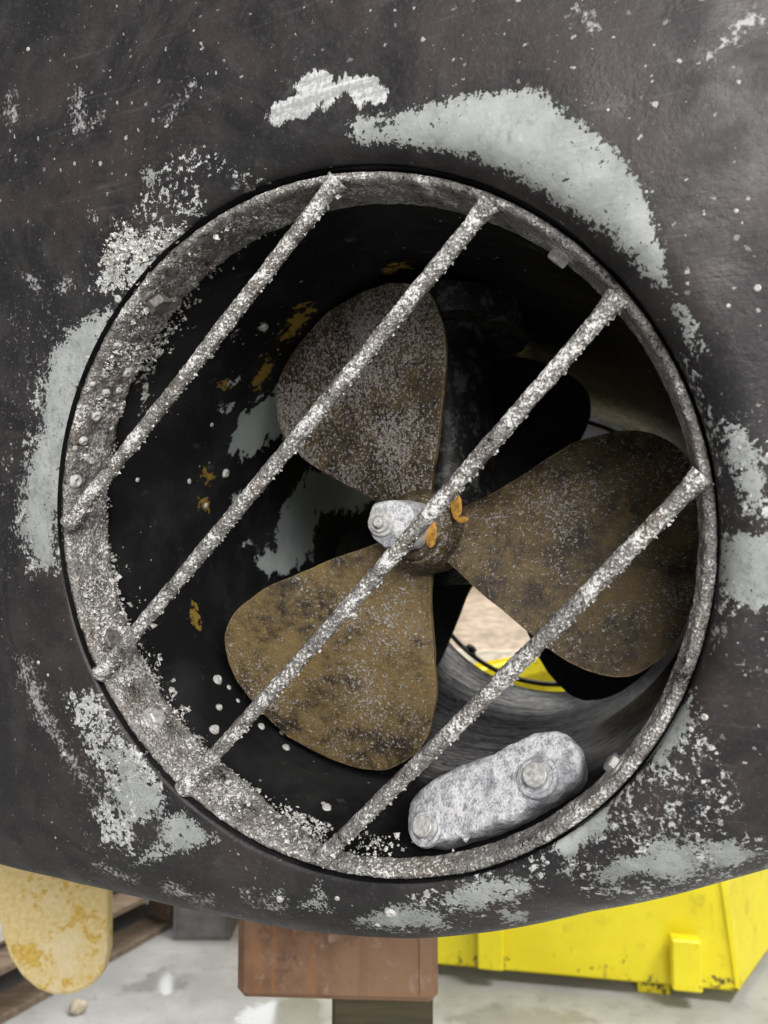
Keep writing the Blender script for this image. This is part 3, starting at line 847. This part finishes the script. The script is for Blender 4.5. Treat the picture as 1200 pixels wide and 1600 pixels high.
# obj('ring', mb, M_dark, fg, smooth=30)
mb2 = MB()
tor = []
for q in np.linspace(0, 2 * pi, 10, endpoint=False):
    tor.append(ECEN + (0.1885 + 0.0035 * np.cos(q)) * (np.cos(a)[:, None] * X0 + np.sin(a)[:, None] * Y0) + (-0.004 + 0.0035 * np.sin(q)) * AX)
tor = np.stack(tor + [tor[0]], 1)
obj('ring', MB().add(tor, grid_faces(160, 11, True)), M_dark, fg)
for dg in (-128, -38, 52, 142):
    g = radians(dg); inw = -(cos(g) * X0 + sin(g) * Y0)
    obj('bolt', hexbolt(MB(), ECEN - 0.186 * inw - 0.004 * AX, inw, 0.008, 0.008), M_dark, fg, smooth=25)

# ------------------------------------------------------------------ propellers
TMAX = np.array([(0.02, 0.018), (0.042, 0.030), (0.071, 0.053), (0.098, 0.073), (0.125, 0.0835), (0.14, 0.0842), (0.155, 0.080), (0.168, 0.072), (0.178, 0.057), (0.185, 0.034), (0.1885, 0.014), (0.1893, 0.0)])
TMIN = np.array([(0.02, -0.018), (0.055, -0.042), (0.083, -0.060), (0.105, -0.073), (0.125, -0.0795), (0.14, -0.0805), (0.152, -0.078), (0.165, -0.068), (0.176, -0.053), (0.184, -0.031), (0.188, -0.012), (0.1893, 0.0)])


def blade(H, th, sign, phi=16.8, scale=1.0, wide=1.0, seed=0):
    er = cos(th) * X0 + sin(th) * Y0; et = -sin(th) * X0 + cos(th) * Y0
    nr, nt = 64, 30
    s = np.linspace(0, 1, nr); r = 0.022 + (0.1893 - 0.022) * np.sin(s * pi / 2) ** 1.0
    q = np.linspace(-1, 1, nt)
    q = np.sin(q * pi / 2)
    hi = np.interp(r, TMAX[:, 0], TMAX[:, 1]) * wide; lo = np.interp(r, TMIN[:, 0], TMIN[:, 1]) * wide
    ker = np.array([1, 2, 3, 2, 1]) / 9
    hi[2:-2] = np.convolve(hi, ker, 'valid'); lo[2:-2] = np.convolve(lo, ker, 'valid')
    t = (hi + lo)[:, None] / 2 + (hi - lo)[:, None] / 2 * q[None]
    tw = np.radians(phi) + radians(13) * np.clip(1 - r / 0.08, 0, 1)
    ax = t * np.tan(tw)[:, None] * sign
    thk = (0.0075 * np.clip(1 - r / 0.2, 0, 1) + 0.0016)[:, None] * (0.42 + 0.58 * (1 - np.abs(q) ** 2.5))[None]
    cup = 0.006 * (q ** 2)[None] * np.clip(r / 0.19, 0, 1)[:, None]
    base = H + (r * scale)[:, None, None] * er + (t * scale)[..., None] * et + ((ax + cup * sign * 0) * scale)[..., None] * AX
    nz = 0.0008 * fbm(base, 40, 3) + 0.0004 * fbm(base, 260, 2)
    edge = 0.0016 * fbm(base + seed, 60, 2) * (np.abs(q) > 0.93)[None]
    fr_ = base - AX * (thk + nz)[..., None] + et * (edge)[..., None]; bk = base + AX * thk[..., None] + et * edge[..., None]
    mb = MB(); mb.add(fr_, grid_faces(nr, nt)); k = nr * nt; mb.add(bk, grid_faces(nr, nt, flip=True))
    st = []
    for i in range(nr - 1):
        for j in (0, nt - 1):
            A, B = i * nt + j, (i + 1) * nt + j
            st.append((A, B, B + k, A + k) if j == 0 else (B, A, A + k, B + k))
    for j in range(nt - 1):
        for i in (0, nr - 1):
            A, B = i * nt + j, i * nt + j + 1; st.append((B, A, A + k, B + k))
    mb.f += st
    rub = np.broadcast_to(np.maximum(np.abs(q)[None] ** 14, (r[:, None] / 0.1893) ** 30), (nr, nt)).ravel()
    return mb, np.concatenate([rub, rub])


TH0 = radians(114.2)
prop = thing('propeller', 'weathered bronze three-bladed thruster propeller with grey zinc end anode', 'propeller', H0)
for k, (dg, mt, lb) in enumerate(((0, M_bl[0], 'grey speckled upper blade'), (-120, M_bl[1], 'dark brown right blade'), (120, M_bl[2], 'golden brown lower blade'))):
    mb, rub = blade(H0, TH0 + radians(dg), 1, seed=k)
    obj('blade', mb, mt, prop, label=lb, smooth=50, attrs={'rub': rub})
mb = MB(); mb.lathe(H0, -AX, [(-0.034, 0.0001), (-0.034, 0.026), (-0.02, 0.030), (0.0, 0.031), (0.015, 0.029), (0.024, 0.0255), (0.028, 0.023), (0.028, 0.0001)], 64)
hb = obj('hub', mb, M_hub, prop, smooth=40)
mb = MB(); mb.lathe(H0 - AX * 0.0275, -AX, [(0, 0.0205), (0.004, 0.0205), (0.0055, 0.019), (0.0055, 0.0001)], 48)
obj('collar', mb, M_hub, prop, smooth=40)
# orange paint left on the hub
for (cx_, cy_, sx_, sy_) in ((673, 832, 10, 22), (713, 791, 9, 20), (723, 812, 9, 5), (655, 845, 8, 5)):
    c = hit([(cx_, cy_)], H0 - AX * (0.0345 if cx_ < 700 else 0.026), AX)[0]
    mb = MB(); aa = np.linspace(0, 2 * pi, 26, endpoint=False)
    rr = 1 + 0.2 * vnoise(np.stack([np.cos(aa) * 2 + cx_, np.sin(aa) * 2, 0 * aa], -1))
    v = []
    for q, hgt in ((1.0, 0.0), (0.94, -0.0004), (0.6, -0.0005), (0.02, -0.0005)):
        v.append(c + (sx_ * rr * q * np.cos(aa))[:, None] * X0 * 0.00045 + (sy_ * rr * q * np.sin(aa))[:, None] * Y0 * 0.00045 + (hgt - 0.0004) * AX)
    mb.add(np.stack(v, 1), grid_faces(26, 4, True))
    obj('paint_remnant', mb, M_orange, hb)
# zinc anode on the shaft end
AF = H0 - AX * 0.062
front = hit([(597, 783), (618, 781), (640, 786), (648, 800), (646, 822), (640, 842), (632, 852), (600, 857), (592, 848), (582, 840), (577, 826), (574, 812), (578, 798), (584, 787)], AF, AX)


def resample(poly, n):
    q = np.asarray(poly, float); q = np.concatenate([q, q[:1]]); d = np.r_[0, np.cumsum(np.linalg.norm(np.diff(q, axis=0), axis=1))]
    t = np.linspace(0, d[-1], n, endpoint=False)
    return np.stack([np.interp(t, d, q[:, k]) for k in range(3)], 1)


fo = resample(front, 72); fo = (fo + np.roll(fo, 1, 0) + np.roll(fo, -1, 0)) / 3
fc = fo.mean(0)
v = []
for q, h in ((1.10, 0.036), (1.12, 0.028), (1.10, 0.018), (1.05, 0.008), (1.01, 0.002), (0.96, 0.0), (0.8, -0.0007), (0.6, -0.001), (0.4, -0.0012), (0.02, -0.0012)):
    p = fc + (fo - fc) * q + AX * h
    p = p + unit(fc - H0) * (0.0010 * fbm(p, 160, 3))[:, None] + (fo - fc) * (0.09 * vnoise(p * 190))[:, None]
    v.append(p)
anode = obj('end_anode', MB().add(np.stack(v, 1), grid_faces(72, len(v), True)), zinc('hub_zinc', -0.2), prop, smooth=45, label='grey zinc anode cap on the propeller shaft end')
nc = hit([(597, 817)], AF, AX)[0]
mb = MB(); mb.lathe(nc, -AX, [(0, 0.0092), (0.0022, 0.0092), (0.003, 0.0084), (0.003, 0.0068), (0.0055, 0.0062), (0.0055, 0.0045), (0.0048, 0.0042), (0.0048, 0.0036), (0.0085, 0.0034), (0.0095, 0.0024), (0.0095, 0.0001)], 40)
obj('nut', mb, M_bolt, anode, smooth=30)

# gear leg between the propellers
G0 = H0 + AX * 0.036
leg = thing('gear_leg', 'dark vertical thruster gear leg behind the front propeller', 'gear leg', G0 + AX * 0.06)
mb = MB(); mb.lathe(G0, AX, [(0, 0.0001), (0, 0.027), (0.008, 0.034), (0.03, 0.040), (0.08, 0.040), (0.108, 0.034), (0.118, 0.027), (0.118, 0.0001)], 48)
obj('gear_case', mb, M_leg, leg, smooth=40)
a = np.linspace(0, 2 * pi, 40, endpoint=False)
v = []
for h, k in ((0.02, 1.1), (0.05, 1.0), (0.08, 0.95), (0.14, 0.95), (0.165, 1.0), (0.19, 1.15)):
    v.append(G0 + AX * 0.058 + Y0 * h + (np.cos(a) * 0.056 * k)[:, None] * AX + (np.sin(a) * 0.030 * k)[:, None] * X0)
obj('strut', MB().add(np.stack(v, 1), grid_faces(40, len(v), True)), M_leg, leg)
mb = MB()
v = []
for h, k in ((0.168, 0.1), (0.168, 1.0), (0.171, 1.03), (0.19, 1.03)):
    v.append(G0 + AX * 0.058 + Y0 * h + (np.cos(a) * 0.082 * k)[:, None] * AX + (np.sin(a) * 0.058 * k)[:, None] * X0)
obj('flange', MB().add(np.stack(v, 1), grid_faces(40, len(v), True)), M_leg, leg, smooth=40)

# rear propeller, in silhouette
HR = G0 + AX * 0.185
rp = thing('propeller', 'black silhouetted rear propeller deeper in the tunnel behind the bronze one', 'propeller', HR)
for dg in (-32, 88, 208):
    obj('blade', blade(HR, radians(dg), -1, wide=1.12, seed=dg)[0], M_dark, rp, smooth=50)
mb = MB(); mb.lathe(HR, AX, [(-0.07, 0.0001), (-0.07, 0.026), (-0.03, 0.034), (0.02, 0.033), (0.04, 0.024), (0.055, 0.0001)], 48)
obj('hub', mb, M_dark, rp, smooth=40)

# ------------------------------------------------------------------ zinc anode block on the tunnel floor
q = hit([(773, 1228)], RP(0, 0, -0.042), N0)[0]
rel = q - C0; inw = -unit(rel - (rel @ AX) * AX)
nb = unit(-AX * 0.80 + inw * 0.40 + np.array([0, 0, 0.10]))
outl = [(634, 1270), (638, 1250), (658, 1226), (700, 1200), (735, 1187), (770, 1176), (805, 1155), (835, 1141), (868, 1139), (895, 1152), (908, 1176), (907, 1205), (888, 1228), (850, 1252), (800, 1281), (755, 1300), (715, 1309), (680, 1322), (650, 1320), (635, 1300)]
ol = resample(hit(outl, q, nb), 130)
for _ in range(3): ol = (ol * 2 + np.roll(ol, 1, 0) + np.roll(ol, -1, 0)) / 4
oc = ol.mean(0)
LD = unit(hit([(838, 1215)], q, nb)[0] - hit([(663, 1293)], q, nb)[0])       # long direction
ends = hit([(668, 1282), (858, 1190)], q, nb)
v = []
for k, h in ((0.80, 0.026), (0.89, 0.018), (0.95, 0.011), (0.985, 0.006), (0.965, 0.002), (0.93, 0.0), (0.88, -0.0008), (0.8, -0.0012), (0.7, -0.0014), (0.6, -0.0015), (0.5, -0.0015), (0.4, -0.0015), (0.3, -0.0015), (0.2, -0.0015), (0.1, -0.0015), (0.0, -0.0015)):
    # shrink towards the long centre line so that the ends stay round
    s_ = np.clip((ol - ends[0]) @ LD / np.linalg.norm(ends[1] - ends[0]), 0.0, 1.0)
    ax_pt = ends[0] + s_[:, None] * (ends[1] - ends[0])
    p = ax_pt + (ol - ax_pt) * k - nb * h
    n_ = 0.0016 * fbm(p, 60, 3) + 0.0012 * fbm(p, 330, 2)
    p = p + nb * n_[:, None] + (ol - ax_pt) * ((0.5 if k > 0.9 else 0) * vnoise(p * 120) * 0.25)[:, None]
    v.append(p)
zb = thing('zinc_anode', 'pale eroded oblong zinc anode with two bolts inside the tunnel bottom', 'anode', q - nb * 0.03)
zo = obj('block', MB().add(np.stack(v, 1), grid_faces(130, len(v), True)), M_zinc, zb, weld=True)
for (bx, by, r) in ((663, 1293, 0.0063), (838, 1213, 0.0072)):
    c = hit([(bx, by)], q + nb * 0.0045, nb)[0]
    mb = MB(); mb.lathe(c - nb * 0.004, nb, [(0, r * 1.75), (0.0028, r * 1.7), (0.0036, r * 1.45), (0.003, r * 1.25), (0.0036, r * 1.05), (0.0036, 0.0001)], 40)
    ws = obj('washer', mb, M_zinc, zb, smooth=40)
    mb = MB(); mb.lathe(c, nb, [(-0.002, r), (0.0032, r), (0.0038, r * 0.92), (0.0036, r * 0.6), (0.0040, r * 0.4), (0.0038, 0.0001)], 36)
    obj('bolt', mb, M_bolt, zb, smooth=35)

# ------------------------------------------------------------------ barnacles, small shells on hull and tunnel
def barnacle(p, n, r, hollow=True):
    mb = MB(); n = unit(n); k = 14
    pr = [(-0.001, r), (r * 0.25, r * 0.86), (r * 0.5, r * 0.6), (r * 0.52, r * 0.42), (r * 0.3, r * 0.25), (r * 0.28, 0.0001)] if hollow else [(-0.001, r), (r * 0.2, r * 0.85), (r * 0.34, r * 0.5), (r * 0.38, 0.0001)]
    mb.lathe(p, n, pr, k)
    mb.v[0] = mb.v[0] + (mb.v[0] - p) * (0.5 * vnoise(mb.v[0] * 300))[:, None]
    return mb


from mathutils.bvhtree import BVHTree
deps = {}
def bvh_of(o):
    me = o.data; co = np.empty(len(me.vertices) * 3); me.vertices.foreach_get('co', co); co = co.reshape(-1, 3) + BASE[o.name]
    return BVHTree.FromPolygons(co.tolist(), [tuple(p.vertices) for p in me.polygons])


shell_o = bpy.data.objects['shell']; tun_o = bpy.data.objects['tunnel']; ring_o = [o for o in grate.children if o.name.startswith('ring')][0]
bv = {'h': bvh_of(shell_o), 't': bvh_of(tun_o), 'r': bvh_of(ring_o)}
from mathutils import Vector
spots = [('h', 610, 1425, 10), ('h', 590, 1445, 5), ('h', 437, 1404, 6), ('h', 527, 1404, 5), ('h', 1183, 450, 6), ('h', 1138, 478, 4), ('h', 1150, 330, 4), ('h', 1100, 335, 3), ('h', 44, 77, 4), ('h', 185, 468, 7), ('h', 183, 512, 5),
         ('h', 950, 172, 3), ('h', 1010, 300, 3), ('h', 100, 1178, 4), ('h', 60, 1035, 4), ('h', 75, 1055, 3), ('h', 1100, 1120, 6), ('h', 855, 1348, 4), ('h', 240, 336, 4), ('h', 950, 1175, 4), ('h', 1155, 700, 3), ('h', 1080, 1140, 5),
         ('t', 412, 511, 8), ('t', 340, 1062, 9), ('t', 358, 1074, 5), ('t', 342, 1105, 6), ('t', 408, 1135, 7), ('t', 447, 1168, 7), ('t', 440, 1145, 5), ('t', 380, 1250, 6), ('t', 510, 1262, 8), ('t', 352, 740, 8), ('t', 322, 790, 5), ('t', 372, 1095, 4), ('t', 331, 664, 4),
         ('t', 357, 1222, 8), ('t', 335, 1140, 9), ('t', 445, 1290, 6), ('t', 296, 752, 5), ('t', 215, 750, 4), ('t', 750, 766, 7), ('t', 505, 1255, 4),
         ('r', 118, 752, 12), ('r', 135, 715, 8), ('r', 142, 720, 7), ('r', 130, 690, 8), ('r', 150, 650, 9), ('r', 165, 615, 8), ('r', 198, 583, 8), ('r', 165, 585, 7), ('r', 182, 540, 6), ('r', 155, 540, 6), ('r', 118, 700, 5), ('r', 145, 600, 5), ('r', 205, 640, 5), ('r', 175, 670, 5), ('r', 185, 610, 6)]
for kind, x, y, rp_ in spots:
    d = ray([(x, y)])[0]
    h = bv[kind].ray_cast(Vector(CAM), Vector(unit(d)))
    if h[0] is None: continue
    nrm = np.array(h[1]); p = np.array(h[0])
    if nrm @ d > 0: nrm = -nrm
    rr = rp_ * (p - CAM) @ F_ / F
    obj('barnacle', barnacle(p, nrm, rr, rp_ > 5), M_barn, grate if kind == 'r' else hull)

# loose white salt on the hull left of the hoop
mb = MB(); pos = []; nn = []; sz = []
cand = np.concatenate([rng.normal((205, 405), (34, 28), (1900, 2)), rng.normal((265, 378), (20, 16), (600, 2)), rng.normal((205, 1165), (45, 45), (260, 2)), rng.normal((1085, 900), (40, 60), (0, 2))])
dsel = sdf(cand, speck[:3]) + rng.normal(0, 0.5, len(cand))
for (x, y), dv in zip(cand, dsel):
    if dv < 0: continue
    if vnoise(np.array([[x * 0.05, y * 0.05, 0.3]]))[0] + 0.25 * rng.random() < 0.02: continue
    h = bv['h'].ray_cast(Vector(CAM), Vector(unit(ray([(x, y)])[0])))
    if h[0] is None: continue
    nr = np.array(h[1]); nr = nr if nr @ N0 < 0 else -nr
    pos.append(np.array(h[0])); nn.append(nr); sz.append(rng.gamma(3.0, 0.00021))
flakes(mb, pos, nn, sz)
obj('salt_crust', mb, M_salt, hull, smooth=False, kind='stuff', fix=False)

# ------------------------------------------------------------------ things under and behind the boat
def at(px_, depth):                           # pixel and distance from the camera's upright plane -> world
    return hit([px_], np.array([0, depth, 0.0]), np.array([0, 1.0, 0]))[0]


def onfloor(px_, z=0.0):
    return hit([px_], np.array([0, 0, z]), np.array([0, 0, 1.0]))[0]


# hull bottom height near the middle
zb_ = 0.845
# rusty keel block, with a post added below as a dark patch
D1 = 0.80
l = at((372, 1564), D1); r = at((690, 1572), D1)
zlow = l[2] * 0.5 + r[2] * 0.5; wid = r[0] - l[0]
kb = MB()
cc = np.array([(l[0] + r[0]) / 2, D1 + 0.07, (zlow + zb_) / 2])
rx = np.array([cos(0.05), -sin(0.05), 0]); ry = np.array([sin(0.05), cos(0.05), 0])
kblk = thing('keel_block', 'rusty brown steel keel block under the black hull', 'keel block', (cc[0], cc[1], zlow))
obj('box', MB().box(cc, rx * wid / 2, ry * 0.07, (0, 0, (zb_ - zlow) / 2), 0.008), M_rust, kblk, smooth=False)
obj('corner_strip', MB().box(cc + rx * (wid / 2 - 0.012) - ry * 0.0705, rx * 0.007, ry * 0.0022, (0, 0, (zb_ - zlow) / 2 - 0.01), 0.001), M_rust, kblk, smooth=False)
tb = MB().box((cc[0] + 0.045, cc[1] + 0.06, (zlow - 0.0015) / 2), rx * 0.055, ry * 0.06, (0, 0, (zlow - 0.0015) / 2), 0.004)
tag(obj('added_post', tb, wood('olive_timber', (0.085, 0.07, 0.036)), smooth=False), 'olive brown post added under the rusty keel block', 'timber')

# yellow skip standing on the floor
ZB = 0.035
fl_ = onfloor((690, 1507), ZB); fr2 = onfloor((1153, 1549), ZB)
ex = unit((fr2 - fl_) * np.array([1, 1, 0])); ey = np.array([-ex[1], ex[0], 0]); ey = ey if ey[1] > 0 else -ey
topz = 0.80
skip = thing('skip_container', 'bright yellow steel skip with chipped lower edge standing on the floor', 'skip', (fl_ + fr2) / 2 * np.array([1, 1, 0]))
Lf = np.linalg.norm(fr2 - fl_)
A0 = fr2 - ex * (Lf + 0.45)                   # left bottom corner, behind the block


def panel(c4, thick, n=40, m=16):            # a plate from four corners, gridded for wear
    c4 = [np.asarray(c, float) for c in c4]
    s = np.linspace(0, 1, n)[:, None, None]; t = np.linspace(0, 1, m)[None, :, None]
    g = (c4[0] * (1 - s) + c4[1] * s) * (1 - t) + (c4[3] * (1 - s) + c4[2] * s) * t
    nrm = unit(np.cross(c4[1] - c4[0], c4[3] - c4[0]))
    mb = MB(); mb.add(g, grid_faces(n, m)); mb.add(g - nrm * thick, grid_faces(n, m, flip=True))
    k = n * m
    for i in range(n - 1):
        mb.f += [(i * m, (i + 1) * m, (i + 1) * m + k, i * m + k), (i * m + m - 1, (i + 1) * m + m - 1, (i + 1) * m + m - 1 + k, i * m + m - 1 + k)]
    for j in range(m - 1):
        mb.f += [(j, j + 1, j + 1 + k, j + k), ((n - 1) * m + j, (n - 1) * m + j + 1, (n - 1) * m + j + 1 + k, (n - 1) * m + j + k)]
    w = np.broadcast_to(np.clip(1 - np.linspace(0, 1, m)[None, :] * 6, -0.4, 1), (n, m)).ravel()
    return mb, np.concatenate([w, w])


up = np.array([0, 0, 1.0])
slope = -0.10
er_ = unit((onfloor((1203, 1478), ZB) - fr2) * np.array([1, 1, 0]))
k1, k2 = hit([(775, 1052), (870, 1028)], fr2, ey)               # the rim slopes up to the right
rim = lambda p_: p_ + up * (k1[2] + (k2[2] - k1[2]) * ((p_ - k1) @ ex) / ((k2 - k1) @ ex) - p_[2])
TL, TR = rim(A0 - ex * 0.1), rim(fr2 + ex * slope)
DEP = 0.85
for nm, c4 in (('front_wall', [A0, fr2, TR, TL]), ('end_wall', [fr2, fr2 + er_ * DEP, TR + er_ * DEP, TR]), ('end_wall', [A0 + ey * DEP, A0, TL, TL + ey * DEP]), ('back_wall', [fr2 + er_ * DEP, A0 + ey * DEP, TL + ey * DEP, TR + er_ * DEP])):
    mb, w = panel(c4, 0.006); obj(nm, mb, M_skip, skip, smooth=False, attrs={'wear': w})
mb, w = panel([A0 + up * 0.004, fr2 + up * 0.004, fr2 + er_ * DEP + up * 0.004, A0 + ey * DEP + up * 0.004], 0.004); obj('floor_plate', mb, M_skip, skip, smooth=False, attrs={'wear': w * 0})


def skipbox(nm, c, hx, hy, hz, wear=0.0, bev=0.004):
    mb = MB().box(c, hx, hy, hz, bev); obj(nm, mb, M_skip, skip, smooth=False, attrs={'wear': np.full(mb.n, wear)})


p1 = onfloor((1070, 1546), ZB); skipbox('fork_pocket', p1 + up * 0.075 - ey * 0.02, ex * 0.036, ey * 0.02, up * 0.062, 0.25)
p2 = onfloor((767, 1519), ZB); skipbox('rib', p2 + up * 0.375 - ey * 0.012, ex * 0.034, ey * 0.012, up * 0.36, 0.1)
skipbox('corner_bead', (fr2 + TR) / 2 - ey * 0.002, ex * 0.006, ey * 0.006, (TR - fr2) / 2 * 0.98, 0.2, 0.001)
skipbox('top_rail', (TL + TR) / 2 - ey * 0.02, (TR - TL) / 2, ey * 0.02, up * 0.025, 0.1)
for k in range(2):
    skipbox('skid', A0 + ex * (0.2 + k * (Lf + 0.05)) + ey * DEP / 2 - up * 0.0185, ex * 0.04, ey * DEP / 2 * 0.95, up * 0.0165, 0.8, 0.002)

# cream fin board hanging under the hull at the left
D2 = 1.0
edge = [(168, 1380), (168, 1440), (168, 1490), (160, 1522), (140, 1544), (112, 1556), (84, 1557), (58, 1548), (34, 1528), (15, 1500), (3, 1465), (-4, 1425), (-4, 1380)]
zt = zb_ + 0.0
pts2 = [at(e, D2) for e in edge]
left_t, right_t = pts2[-1].copy(), pts2[0].copy(); left_t[2] = right_t[2] = zt
left_t[0] -= 0.004
poly = np.array([right_t] + pts2 + [left_t]); poly[:, 1] = D2
rs = np.concatenate([resample(poly, 140)])
ctr = np.array([rs[:, 0].mean(), D2, rs[:, 2].mean()])
v = []
for k, h in ((0.0, 0.0), (0.5, 0.0), (0.85, 0.0), (0.965, 0.0), (0.99, -0.002), (1.0, -0.006), (1.0, -0.018), (0.97, -0.022), (0.5, -0.022), (0.0, -0.022)):
    p = ctr + (rs - ctr) * max(k, 0.005); p[:, 1] = D2 - h; v.append(p)
V3 = np.stack(v, 1); pxb, _ = proj(V3.reshape(-1, 3))
fin_flake = sdf(pxb, [[(30, 1380), (150, 1370), (150, 1430), (110, 1480), (70, 1530), (40, 1500), (20, 1430)]])
# dense front face for the flake mask
gx = np.linspace(rs[:, 0].min(), rs[:, 0].max(), 2)
fb = obj('fin_board', MB().add(V3.reshape(-1, 3), grid_faces(140, len(v), True)), M_cream, smooth=18, attrs={'flake': np.clip(fin_flake, -8, 8) * 0 + 1.0})
tag(fb, 'cream board with rounded lower end and flaking yellow paint under the hull', 'board')

# pallets along the left
M_pal = wood('grey_pallet_wood', (0.50, 0.42, 0.32)); M_pald = wood('dark_pallet_wood', (0.20, 0.145, 0.10))
pa = onfloor((20, 1592)); pb_ = onfloor((300, 1432))
dx = unit((pb_ - pa) * np.array([1, 1, 0])); dy = np.array([-dx[1], dx[0], 0]); dy = dy if dy[0] < 0 else -dy


def pallet(base, label, mats, L=0.9, Wd_=0.7, grp=None):
    t = thing('pallet', label, 'pallet', base)
    for k in range(3):
        obj('bottom_board', MB().box(base + dy * (0.05 + k * (Wd_ - 0.1) / 2) + dx * L / 2 + up * 0.010, dx * L / 2, dy * 0.048, up * 0.009, 0.002), mats[0], t, smooth=False)
        for j in range(3):
            obj('block', MB().box(base + dy * (0.05 + k * (Wd_ - 0.1) / 2) + dx * (0.06 + j * (L - 0.12) / 2) + up * 0.057, dx * 0.055, dy * 0.045, up * 0.037, 0.003), mats[1], t, smooth=False)
    for j in range(3):
        obj('stringer', MB().box(base + dy * Wd_ / 2 + dx * (0.06 + j * (L - 0.12) / 2) + up * 0.1045, dx * 0.05, dy * Wd_ / 2, up * 0.0095, 0.002), mats[1], t, smooth=False)
    for j in range(6):
        obj('deck_board', MB().box(base + dy * (0.05 + j * (Wd_ - 0.1) / 5) + dx * L / 2 + up * 0.1245, dx * L / 2, dy * 0.047, up * 0.0095, 0.002), mats[0], t, smooth=False)
    return t


st = pa - dx * 0.25
pallet(st, 'nearest wooden pallet lying on the floor at the lower left', (M_pald, M_pald))
pallet(st + dx * 0.98, 'wooden pallet on the floor beyond the cream board, bottom of its stack', (M_pal, M_pald))
pallet(st + dx * 0.99 + up * 0.1355 + dy * 0.02, 'wooden pallet beyond the cream board, top of its stack', (M_pal, M_pal))
# pale wrapped load on the near pallet
mb = MB().box(st + dx * 0.45 + dy * 0.38 + up * (0.1355 + 0.3), dx * 0.40, dy * 0.30, up * 0.2985, 0.02)
tag(obj('wrapped_box', mb, plain('pale_wrapping', (0.55, 0.53, 0.49), 0.5, 0, 0.2, 12), smooth=False), 'pale wrapped box on the pallet behind the cream board', 'box')
# dark crate further along
ck = onfloor((262, 1482)); ck2 = onfloor((322, 1462))
cr = thing('plastic_crate', 'dark grey crate on the floor beside the pallets', 'crate', (ck + ck2) / 2 + np.array([0.05, 0.16, 0]))
M_crate = plain('dark_grey_plastic', (0.15, 0.14, 0.14), 0.5, 0, 0.3, 20)
c_ = (ck + ck2) / 2 + np.array([0.04, 0.14, 0]); hw = 0.08
for s in (-1, 1):
    obj('side', MB().box(c_ + np.array([s * hw, 0, 0.11]), (0.006, 0, 0), (0, 0.13, 0), up * 0.109, 0.002), M_crate, cr, smooth=False)
    obj('side', MB().box(c_ + np.array([0, s * 0.125, 0.11]), (hw - 0.0065, 0, 0), (0, 0.005, 0), up * 0.109, 0.002), M_crate, cr, smooth=False)
obj('bottom', MB().box(c_ + up * 0.008, (hw - 0.007, 0, 0), (0, 0.119, 0), up * 0.006, 0.001), M_crate, cr, smooth=False)
# small stone
sp_ = onfloor((122, 1582)); mb = MB()
a = np.linspace(0, 2 * pi, 18, endpoint=False); v = []
for h, r in ((0.0, 0.012), (0.006, 0.019), (0.014, 0.021), (0.023, 0.017), (0.028, 0.009), (0.029, 0.0002)):
    q_ = np.stack([np.cos(a) * r, np.sin(a) * r, 0 * a + h], -1); v.append(sp_ + q_ * (1 + 0.5 * vnoise(q_ * 60 + 3))[:, None])
tag(obj('stone', MB().add(np.stack(v, 1), grid_faces(18, 6, True)), plain('beige_stone', (0.42, 0.36, 0.27), 0.8, 0, 0.3, 80)), 'small beige stone on the concrete below the cream board', 'stone')
# pinkish plywood crate far behind, seen through the tunnel
pc = onfloor((775, 1160)); dist = 4.3
d_ = unit(ray([(775, 1010)])[0] * np.array([1, 1, 0])); pl = CAM * np.array([1, 1, 0]) + d_ * dist
sx = np.array([d_[1], -d_[0], 0])
pk = thing('plywood_crate', 'pale pinkish plywood crate seen through the tunnel past the blades', 'crate', pl)
M_ply = wood('pale_plywood', (0.80, 0.66, 0.55))
obj('panel', MB().box(pl + up * 0.55, sx * 0.6, d_ * 0.4, up * 0.55, 0.005), M_ply, pk, smooth=False)
for z in (0.06, 0.66, 1.05):
    obj('batten', MB().box(pl + up * z - d_ * 0.412, sx * 0.6, d_ * 0.0115, up * 0.035, 0.003), wood('pale_batten', (0.85, 0.78, 0.68)) if z == 0.06 else bpy.data.materials['pale_batten'], pk, smooth=False)
